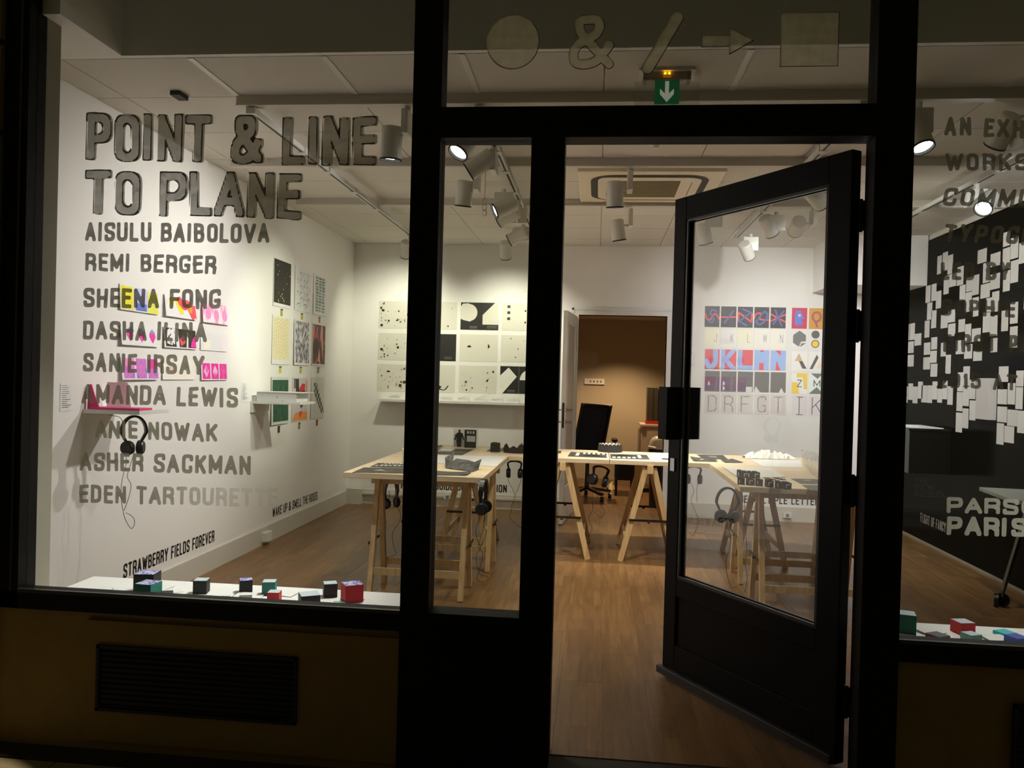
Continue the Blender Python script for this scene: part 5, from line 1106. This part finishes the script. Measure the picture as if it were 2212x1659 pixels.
# ================================================================ HEADPHONES
def cable(pts, parent, r=.0016): MB().tube(pts, r, PLASTB, 5, 5).build('cable', parent=parent, loc=pts[0])
def headphones(label, top, rotz=0., s=1., cup_turn=25, cab=None, open_=.0, roll=0., cup_in=.012, short=False):
    top = Vector(top); root = empty('headphones', top, label, 'headphones', 'black headphones on cables')
    M = Matrix.Translation(top) @ Matrix.Rotation(math.radians(rotz), 4, 'Z') @ Matrix.Rotation(math.radians(roll), 4, 'Y') @ Matrix.Scale(s, 4)
    A, B = .064 + open_, .088
    SD = 0
    if short: A, B, SD = .055 + open_, .022, .072
    pts = [(A * math.cos(t), 0, -B + B * math.sin(t)) for t in [math.pi * i / 16 for i in range(17)]]
    mb = MB(); n = len(pts); V = []
    for i, q in enumerate(pts):
        d = (Vector(pts[min(i + 1, n - 1)]) - Vector(pts[max(i - 1, 0)])).normalized(); nn = Vector((d.z, 0, -d.x)) * .006
        for yy in (-.0135, .0135):
            for sg in (-1, 1): V.append(M @ (Vector(q) + nn * sg + Vector((0, yy, 0))))
    Fc = []
    for i in range(n - 1):
        a, b = 4 * i, 4 * i + 4; Fc += [(a, a + 2, b + 2, b), (a + 1, b + 1, b + 3, a + 3), (a, b, b + 1, a + 1), (a + 2, a + 3, b + 3, b + 2)]
    Fc += [(0, 1, 3, 2), (4 * n - 4, 4 * n - 2, 4 * n - 1, 4 * n - 3)]
    mb.add(V, Fc, PLASTB); mb.build('headband', parent=root, loc=top)
    for sg in (-1, 1):
        MB().add([M @ Vector(q) for q in ((sg * A - .007, -.010, -B), (sg * A + .007, -.010, -B), (sg * A + .007, .010, -B), (sg * A - .007, .010, -B), (sg * (A - cup_in) - .006, -.009, -.152 + SD), (sg * (A - cup_in) + .006, -.009, -.152 + SD), (sg * (A - cup_in) + .006, .009, -.152 + SD), (sg * (A - cup_in) - .006, .009, -.152 + SD))], [(0, 1, 2, 3), (7, 6, 5, 4), (0, 4, 5, 1), (1, 5, 6, 2), (2, 6, 7, 3), (3, 7, 4, 0)], PLASTB).build('slider', parent=root, loc=top)
        CM = M @ Matrix.Translation((sg * (A - cup_in), -.004, -.168 + SD)) @ Matrix.Rotation(math.radians(-sg * cup_turn), 4, 'Z') @ Matrix.Rotation(math.radians(-sg * 90), 4, 'Y')
        c = MB().lathe([(0, .0), (.03, 0), (.036, .006), (.036, .014)], PLASTB, 22, CM @ Matrix.Translation((0, 0, -.022))); cup = c.build('ear_cup', parent=root, loc=top, smooth=True)
        MB().lathe([(.036, .014 - .022), (.039, -.004), (.038, .008), (.030, .012), (.018, .008), (0, .006)], FOAM, 22, CM).build('ear_pad', parent=cup, loc=top, smooth=True)
    if cab:
        for c in cab: cable(c, root)
    return root
L_ = lambda Y, pts: [aY(x, y, Y) for x, y in pts]
HY = 1.0; sx = HY
t1 = aY(290, 899, HY)
headphones('black headphones hanging from the near pink shelf on the left wall', t1, 50, .98, 35, [[aY(x, y, HY) for x, y in ((270, 968), (272, 985), (273, 1000), (268, 1018), (262, 1050), (262, 1078), (266, 1105), (272, 1125), (284, 1142), (291, 1128), (285, 1115), (272, 1108))], [aY(x, y, HY) for x, y in ((291, 972), (286, 990), (280, 1010), (275, 1030), (283, 1048), (278, 1075), (268, 1103))], [aY(x, y, HY) for x, y in ((236, 897), (255, 900), (262, 905), (266, 915))]], cup_in=.034)
headphones('black headphones hanging beside the near left leg of the left wing', aY(845, 1036, 2.42), 60, .95, 20, [L_(2.2, ((840, 1060), (841, 1075), (834, 1090), (832, 1105), (834, 1130), (832, 1160), (834, 1200), (835, 1203), (855, 1197), (850, 1180), (848, 1150), (862, 1130), (865, 1110), (857, 1090), (860, 1070), (865, 1048)))])
headphones('black headphones seen edge-on at the near right corner of the left wing', aY(1045, 1036, 1.80), 84, 1.0, 0, [L_(1.86, ((1048, 1106), (1046, 1125), (1043, 1145), (1037, 1165), (1034, 1180), (1042, 1195), (1040, 1215), (1034, 1235), (1030, 1250), (1040, 1257), (1053, 1253), (1052, 1245), (1036, 1240), (1028, 1205), (1037, 1185), (1048, 1160), (1050, 1148), (1045, 1135), (1046, 1115))), L_(1.9, ((1020, 1050), (1024, 1070), (1031, 1090), (1036, 1115), (1028, 1145), (1031, 1165), (1038, 1180)))])
headphones('black headphones with narrow cups under the back row, left of the mullion by the doorway', aY(1112, 996, 3.36), 0, 1.0, 8, [L_(3.24, ((1097, 1024), (1099, 1040), (1110, 1062), (1112, 1075), (1106, 1090), (1104, 1105), (1101, 1118), (1113, 1130), (1127, 1141))), L_(3.24, ((1127, 1026), (1124, 1042), (1117, 1060), (1112, 1070)))], short=True)
headphones('black headphones hanging under the boards in the middle of the doorway', aY(1300, 1008, 3.38), 20, 1.15, 35, [L_(3.23, ((1281, 1050), (1279, 1075), (1281, 1100), (1275, 1110), (1271, 1122), (1279, 1140), (1275, 1152), (1271, 1160))), L_(3.23, ((1285, 1052), (1293, 1078), (1300, 1095), (1307, 1103), (1300, 1118), (1288, 1110), (1283, 1104)))], roll=12, short=True)
headphones('black headphones hanging just behind the free edge of the glass door', aY(1499, 1008, 3.36), 0, 1.0, 14, [L_(3.23, ((1491, 1042), (1499, 1060), (1493, 1080), (1500, 1100), (1510, 1125), (1505, 1140), (1497, 1158), (1490, 1150))), L_(3.23, ((1508, 1040), (1505, 1060), (1506, 1085)))], short=True)
headphones('large black headphones facing the street at the left corner of the right wing', aY(1572, 1054, 1.90), 4, 1.0, 62, [L_(1.92, ((1570, 1122), (1573, 1140), (1578, 1160), (1576, 1185), (1568, 1215), (1572, 1245), (1580, 1268), (1592, 1267))), L_(1.95, ((1607, 1080), (1609, 1110), (1611, 1150), (1613, 1190), (1610, 1220), (1614, 1250), (1609, 1280)))], cup_in=.029)

# ================================================================ WALL SHELVES, LEFT
y0 = .93; y1 = 1.22; q = aY(301, 888, y0); sx = q.x; zs = q.z
MB().box((XL + .001, y0, zs - .020), (sx, y1, zs), WHITEP).build('wall_shelf', loc=(XL, y0, zs), bevel=.001, label='small white shelf near the window carrying the pink booklet', cat='shelf')
RP = mat('pink_red', (226, 60, 130), .6); root = empty('pink_booklet', (XL + .1, y0 + .15, zs), 'pink folded booklet standing open on the near wall shelf', 'booklet')
MB().prism([(0, 0), (.004, .125), (.02, .13), (.04, .07), (.07, .0)], lambda u, v, t: Vector((XL + .006 + u, y0 + .03 + t, zs + .001 + v)), 0, .006, RP).build('cover', parent=root, loc=(XL, y0, zs), label='pink-red cover')
MB().prism([(.02, 0), (.02, .14), (.12, .14), (.14, .0)], lambda u, v, t: Vector((XL + .006 + u, y0 + .16 + t + u * .3, zs + .001 + v)), 0, .003, mat('pink_white', (250, 226, 238), .6)).build('page', parent=root, loc=(XL, y0, zs))
MB().box((XL + .03, y0 + .01, zs + .001), (sx - .005, y0 + .13, zs + .012), RP).build('lower_page', parent=root, loc=(XL, y0, zs), label='pink-red lying page')
y0 = 2.97; y1 = 3.29; q = aY(649, 870, y0); sx2 = q.x; zs = q.z; X_ = lambda px: aY(px, 865, y0 + .03).x
root = MB().box((XL + .001, y0, zs - .018), (sx2, y1, zs), WHITEP).build('wall_shelf', loc=(XL, y0, zs), bevel=.001, label='white shelf in front of the dark green print on the left wall', cat='shelf')
MB().box((XL + .001, y0, zs - .085), (XL + .022, y1, zs - .0185), WHITEP).build('bracket', parent=root, loc=(XL, y0, zs))
root = empty('printed_box', (sx2 - .2, y0 + .1, zs), 'long grey patterned paper box lying on the far wall shelf', 'box')
MB().box((X_(554), y0 + .03, zs + .001), (X_(640), y1 - .04, zs + .070), print_mat('grey_leaf_print', 'dots', [(.12, (120, 124, 120)), (.22, (214, 218, 212))], 34)).build('body', parent=root, loc=(sx2, y0, zs))
MB().box((X_(556), y0 + .02, zs + .071), (X_(654), y1 - .03, zs + .075), WHITEP).build('lid', parent=root, loc=(sx2, y0, zs))
MB().box((X_(543), y0 + .03, zs + .001), (X_(553), y1 - .06, zs + .036), mat('pale_grey', (190, 194, 190), .6)).build('grey_block', loc=(sx2, y0, zs), label='small pale grey block between the wall and the patterned box on the far shelf', cat='block')

# ================================================================ CUBES AND PAPERS IN THE WINDOWS
TEAL, RUBY, CHAR, ICE, MINT, CYAN = mat('cube_teal', (50, 128, 112), .6), mat('cube_red', (206, 40, 48), .6), mat('cube_black', (38, 34, 34), .6), mat('cube_top', (190, 204, 214), .6), mat('cube_mint', (140, 196, 178), .6), mat('cyan_card', (60, 190, 200), .6)
PURP = print_mat('purple_scribble', 'noise', [(.45, (70, 60, 170)), (.55, (206, 210, 226))], 70)
def wcube(label, x, y, s, m, topm, rot, ref='bottom', h=None, Yd=None):
    """x,y: px of the bottom front edge centre ('bottom') or of the top front edge ('top')"""
    h = h or s
    p = aZ(x, y, LZ) if ref == 'bottom' else aZ(x, y, LZ + h)
    M = Matrix.Translation(Vector((p.x, max(p.y + s / 2, .062 + s * .72), LZ + .0008))) @ Matrix.Rotation(math.radians(rot), 4, 'Z'); mb = MB()
    mb.box((-s / 2, -s / 2, 0), (s / 2, s / 2, h), m, M); mb.box((-s / 2 + .001, -s / 2 + .001, h), (s / 2 - .001, s / 2 - .001, h + .0006), topm, M)
    mb.build('paper_cube', loc=(p.x, p.y, LZ), bevel=.001, label=label, cat='cube', group='small coloured cubes in the windows')
wcube('large black cube behind the teal cube at the left of the left window', 306, 1284, .083, CHAR, PURP, 8)
wcube('teal cube with a purple top in front of a black cube', 306, 1265, .074, TEAL, PURP, -6, 'top')
wcube('low black cube by the glass, just right of the teal cube', 351, 1283, .05, CHAR, CHAR, 20, 'top', .03)
wcube('black cube with a pale top alone on the ledge', 428, 1284, .056, CHAR, ICE, 12)
wcube('black cube with a purple and white top, middle of the ledge', 525, 1281, .052, CHAR, PURP, 28)
wcube('teal cube behind the small red cube', 576, 1286, .054, TEAL, ICE, 14)
wcube('small red cube in front of the teal cube', 588, 1281, .048, RUBY, ICE, 8, 'top')
wcube('wide black cube with a grey top cut off by the sill', 661, 1288, .076, CHAR, ICE, 30, 'top', .05)
wcube('black cube with a pale top, right of the wide black cube', 708, 1291, .056, CHAR, ICE, 24)
wcube('large red cube with a purple top at the right of the left window', 754, 1305, .076, RUBY, PURP, 32)
wcube('flat teal piece by the sill in front of the large red cube', 729, 1306, .05, TEAL, MINT, 12, 'top', .012)
wcube('flat grey piece by the sill, left of the small red cube', 524, 1293, .05, mat('cube_grey', (88, 92, 92), .6), MATS['cube_grey'], 18, 'top', .015)
wcube('green cube with a pale top, leftmost in the right window', 1962, 1370, .072, mat('cube_green', (34, 110, 82), .6), ICE, -14)
wcube('red cube with a grey top in the right window', 2087, 1372, .062, RUBY, ICE, 14, h=.045)
wcube('low dark red piece with a grey top by the sill of the right window', 2033, 1376, .06, mat('cube_maroon', (130, 30, 50), .6), MATS['cube_grey'], 30, 'top', .02)
wcube('pale mint cube in front of the red cube in the right window', 2105, 1373, .05, MINT, ICE, 22, 'top')
wcube('flat cyan piece near the right edge of the right window', 2180, 1378, .06, CYAN, CYAN, 25, 'bottom', .014)
wcube('blue piece at the right edge of the right window', 2206, 1380, .06, mat('cube_blue', (70, 84, 170), .6), MATS['cube_blue'], 25, 'top', .03)
r3 = random.Random(11)
for k, (x, y, w, rot, lb) in enumerate(((268, 1276, .10, 20, 'left of the teal cube'), (345, 1268, .11, -15, 'right of the large black cube'), (372, 1278, .08, 40, 'near the low black cube'), (438, 1290, .07, 10, 'in front of the lone black cube'), (488, 1290, .09, 5, 'with small blue print, middle of the ledge'), (538, 1288, .12, 2, 'left of the small red cube'), (614, 1284, .10, -8, 'right of the small red cube'), (770, 1300, .12, 30, 'right of the large red cube'), (790, 1306, .08, -35, 'furthest right on the left ledge'), (2010, 1366, .10, 25, 'in the right window, beside the green cube'), (2150, 1380, .10, 10, 'in the right window, beside the mint cube'))):
    p = aZ(x, y, LZ); p.y = max(p.y, .1); M = Matrix.Translation((p.x, p.y, LZ + .0012 + k * .0004)) @ Matrix.Rotation(math.radians(rot), 4, 'Z') @ Matrix.Rotation(.04, 4, 'X')
    mb = MB().box((-w / 2, -w * .33, 0), (w / 2, w * .33, .001), PAPER, M)
    if k == 4:
        for q in range(3): mb.box((-.018 + q * .013, -.006, .0012), (-.009 + q * .013, .004, .0014), R_(70, 76, 150), M)
    else: mb.box((-w / 2, -w * .33, .001), (-w / 2 + .0015, w * .33, .0035), INKG, M)
    mb.build('paper_slip', loc=p, label='folded white paper slip on the window ledge, %s' % lb, cat='paper slip', group='paper slips on the window ledges')

# ================================================================ RIGHT SIDE: black cabinet, table
c = aZ(2036, 905, 1.06)
zt = 1.06; cy0 = 4.12; cab = empty('wall_cabinet', (XR - .35, 4.7, .68), 'black cabinet hung on the black wall behind the right window', 'cabinet')
BC = mat('cabinet_black', (17, 17, 14), .3)
MB().box((XR - .34, 4.14, .68), (XR - .003, 4.75, zt - .02), BC).build('body', parent=cab, loc=(XR - .17, 4.4, .8)); MB().box((XR - .35, 4.13, zt - .02), (XR - .003, 4.75, zt), BC).build('top_board', parent=cab, loc=(XR - .17, 4.4, zt))
q = [aZ(1943, 895, zt), aZ(1992, 904, zt), aZ(2036, 904, zt), aZ(1976, 894, zt)]
mb = MB(); mb.prism([(0, 0), (1, 0), (1, 1), (0, 1)], lambda u, v, t: Vector((XR - .33 + .27 * u, 4.16 + .5 * v, zt + .001 + t)), 0, .008, PAPER); mb.prism([(.1, .2), (.4, .2), (.4, .6), (.1, .6)], lambda u, v, t: Vector((XR - .33 + .27 * u, 4.16 + .5 * v, zt + .0095 + t)), 0, .008, PAPER)
mb.build('paper_stack', loc=(XR - .2, 4.4, zt), label='stack of white paper on top of the black cabinet', cat='paper')
tz = .74; a = aZ(2115, 1052, tz); MT = Matrix.Translation((a.x, a.y, tz)) @ Matrix.Rotation(math.radians(-7), 4, 'Z')
tb = empty('folding_table', (a.x + .5, a.y - .3, 0), 'grey topped table on a chrome castor leg at the right edge of the picture', 'table')
MB().box((0, -.62, -.025), (XR - a.x - .09, 0, 0), mat('table_grey', (150, 150, 140), .5), MT).build('table_top', parent=tb, loc=(a.x + .5, a.y - .3, tz), bevel=.003)
ft = aZ(2159, 1311, 0); tp = aY(2226, 1100, ft.y + .02); tp.z = tz - .03
for k, dy in enumerate((0, -.0)):
    lg = Vector((ft.x + .012, ft.y, .085)); MB().bar(lg, tp, .028, .018, STEEL).build('leg', parent=tb, loc=lg, label='chrome leg')
    MB().cone(lg + Vector((0, 0, -.02)), lg + Vector((-.0, 0, .03)), .011, .011, STEEL, 12).build('castor_stem', parent=tb, loc=lg)
    for sg in (-1, 1): MB().cone((ft.x + sg * .010, ft.y - .004, .046), (ft.x + sg * .034, ft.y + .006, .046), .045, .040, PLASTB, 22).build('castor_wheel', parent=tb, loc=(ft.x, ft.y, .045), smooth=True)
    break
lg2 = Vector((XR - .12, ft.y - .3, .085)); MB().bar(lg2, lg2 + Vector((-.06, 0, tz - .115)), .028, .018, STEEL).build('leg', parent=tb, loc=lg2); MB().cone(lg2 + Vector((-.012, 0, -.04)), lg2 + Vector((.03, 0, -.04)), .045, .045, PLASTB, 20).build('castor_wheel', parent=tb, loc=lg2)

# ================================================================ BACK ROOM THINGS
# office chair
cy = 6.75; s0 = aY(1250, 1000, cy); ch = empty('office_chair', (0, cy, 0), 'black office chair seen through the back doorway', 'chair')
o1, o2, o3, o4 = aY(1238, 975, cy), aY(1302, 975, cy), aY(1321, 876, cy), aY(1258, 872, cy)
mb = MB(); nn = 8; V = []
for j in range(nn + 1):
    for i in range(nn + 1):
        u, v = i / nn, j / nn; p = (o1 * (1 - u) + o2 * u) * (1 - v) + (o4 * (1 - u) + o3 * u) * v; r = 1 - max(0, (abs(u - .5) * 2) ** 6 * (abs(v - .5) * 2) ** 6) * .12
        V.append(Vector((p.x, cy + .06 * (1 - ((u - .5) * 2) ** 2) + .05 * v, p.z * r + (1 - r) * .9)))
k0 = len(V); V += [q + Vector((0, .025, 0)) for q in V]
Fc = [(j * 9 + i, j * 9 + i + 1, (j + 1) * 9 + i + 1, (j + 1) * 9 + i) for j in range(8) for i in range(8)] + [(k0 + j * 9 + i, k0 + (j + 1) * 9 + i, k0 + (j + 1) * 9 + i + 1, k0 + j * 9 + i + 1) for j in range(8) for i in range(8)]
mb.add(V, Fc, FABRICB); mb.build('backrest', parent=ch, loc=(0, cy, .9))
bx = (o1.x + o2.x) / 2
fr = MB().tube([o1, o2, o3, o4, o1], .016, PLASTB, 8, 1); fr.build('back_frame', parent=ch, loc=(bx, cy, .8))
MB().box((bx - .24, cy - .42, .44), (bx + .24, cy + .02, .51), FABRICB).build('seat', parent=ch, loc=(bx, cy, .5), bevel=.025)
for sg in (-1, 1):
    MB().tube([(bx + sg * .25, cy - .15, .47), (bx + sg * .31, cy - .15, .5), (bx + sg * .31, cy - .14, .68)], .016, PLASTB, 8, 2).build('arm_post', parent=ch, loc=(bx, cy, .5))
    MB().box((bx + sg * .31 - .035, cy - .28, .68), (bx + sg * .31 + .035, cy, .71), FOAM).build('armrest', parent=ch, loc=(bx, cy, .7), bevel=.01)
MB().cone((bx, cy - .2, .12), (bx, cy - .2, .44), .028, .022, PLASTB, 14).build('gas_column', parent=ch, loc=(bx, cy, .2))
for k in range(5):
    a = math.radians(72 * k + 20); e = Vector((bx + .29 * math.cos(a), cy - .2 + .29 * math.sin(a), .085)); ba = MB().bar((bx, cy - .2, .13), e, .045, .03, PLASTB).build('base_arm', parent=ch, loc=e)
    MB().cone(e + Vector((-.02, 0, -.055)), e + Vector((.02, 0, -.055)), .030, .030, PLASTB, 16).build('castor_wheel', parent=ba, loc=e)
# grey cabinet with folder and machine
fl_ = aZ(1383, 1063, 0); cX0, cYf = fl_.x, fl_.y
top = aY(1382, 916, cYf); czt = top.z
GCM = mat('cabinet_grey', (196, 174, 154), .6); gc = empty('grey_cabinet', (cX0 + .4, cYf, 0), 'tall pale grey cabinet in the back room beside the doorway', 'cabinet')
MB().box((cX0, cYf, .05), (cX0 + .75, cYf + .5, czt - .03), GCM).build('body', parent=gc, loc=(cX0, cYf, .1)); MB().box((cX0 - .02, cYf - .02, czt - .03), (cX0 + .77, cYf + .5, czt), GCM).build('top_board', parent=gc, loc=(cX0, cYf, czt), bevel=.004)
MB().box((cX0 + .06, cYf - .012, .10), (cX0 + .42, cYf - .0005, czt - .05), GCM).build('door', parent=gc, loc=(cX0, cYf, .2)); MB().box((cX0 + .44, cYf - .012, .10), (cX0 + .73, cYf - .0005, czt - .05), GCM).build('door', parent=gc, loc=(cX0, cYf, .2))
MB().box((cX0 + .02, cYf + .02, .0), (cX0 + .73, cYf + .48, .05), SLOT).build('plinth', parent=gc, loc=(cX0, cYf, 0), label='dark recessed plinth')
f0, f1 = aY(1395, 912, cYf + .05), aY(1432, 905, cYf + .05)
MB().box((f0.x, cYf + .03, czt + .001), (f0.x + .36, cYf + .3, czt + .042), mat('folder_red', (170, 36, 22), .5)).build('folder', loc=(f0.x, cYf, czt), label='red folder lying on the grey cabinet in the back room', cat='folder')
b0, b1 = aY(1397, 905, cYf + .08), aY(1422, 838, cYf + .08); mb = MB().box((b0.x, cYf + .06, czt + .043), (b1.x, cYf + .28, b1.z), mat('dark_olive', (58, 50, 34), .5)); mb.box((b0.x + .07, cYf + .056, czt + .05), (b0.x + .075, cYf + .06, b1.z - .01), SLOT); mb.build('document_box', loc=b0, label='upright dark box on the red folder in the back room', cat='box')
MB().box((b1.x + .01, cYf + .06, czt + .043), (b1.x + .14, cYf + .28, b1.z - .02), PLASTB).build('binder', loc=b1, label='black binder beside the upright dark box in the back room', cat='binder')
m0 = aY(1403, 968, 6.2); M = Matrix.Translation((m0.x + .13, 6.2, m0.z))
root = empty('desk_lamp_head', (m0.x + .13, 6.2, m0.z), 'rounded white machine on a black stand, low in the back doorway', 'machine')
mb = MB(); mb.lathe([(.0, .14), (.06, .138), (.10, .12), (.125, .08), (.135, .03), (.15, .02), (.15, .0), (0, .0)], mat('machine_cream', (214, 204, 180), .4), 28, M); mb.build('cover', parent=root, loc=m0, smooth=True); root.name = 'office_machine'
MB().lathe([(.0, 0), (.14, -.002), (.15, -.06), (.13, -.09), (.12, -m0.z + .001), (0, -m0.z + .001)], PLASTB, 24, M).build('stand', parent=root, loc=m0, smooth=True, label='black round stand')
h0, h1 = aY(1328, 1037, 6.9), aY(1371, 1001, 6.9)
root = MB().box((h0.x, 6.9, h0.z), (h1.x, 7.3, h1.z + .07), mat('case_black', (12, 12, 12), .5)).build('equipment_case', loc=(h0.x, 7.1, h0.z), bevel=.006, label='black equipment case on short feet under the boards, in the back room', cat='case')
for dx in (.02, h1.x - h0.x - .02):
    for dy in (.03, .37): MB().cone((h0.x + dx, 6.9 + dy, .0005), (h0.x + dx, 6.9 + dy, h0.z + .003), .012, .014, PLASTB, 10).build('foot', parent=root, loc=(h0.x + dx, 6.9 + dy, 0))
MB().box((h1.x + .001, 6.9, h0.z), (h1.x + .03, 7.3, h1.z + .07), GCM).build('side_panel', parent=root, loc=(h1.x, 7, h0.z))
w0 = aY(1309, 1035, 6.6); blob('paper_bundle', 'small pale crumpled paper bundle beside the office chair base', 'paper', (Vector((w0.x + .03, 7.42, .001)), Vector((w0.x + .12, 7.44, .001))), .12, mat('bundle_cream', (220, 200, 150), .7), 9, 6)
MB().tube([(h1.x + .07, 7.35, .0), (h1.x + .07, 7.35, aY(1375, 925, 7.35).z)], .02, mat('pole_beige', (150, 132, 110), .5), 10, 1).build('pole', loc=(h1.x + .07, 7.35, 0), label='thin beige pole with a white cap beside the grey cabinet', cat='pole')
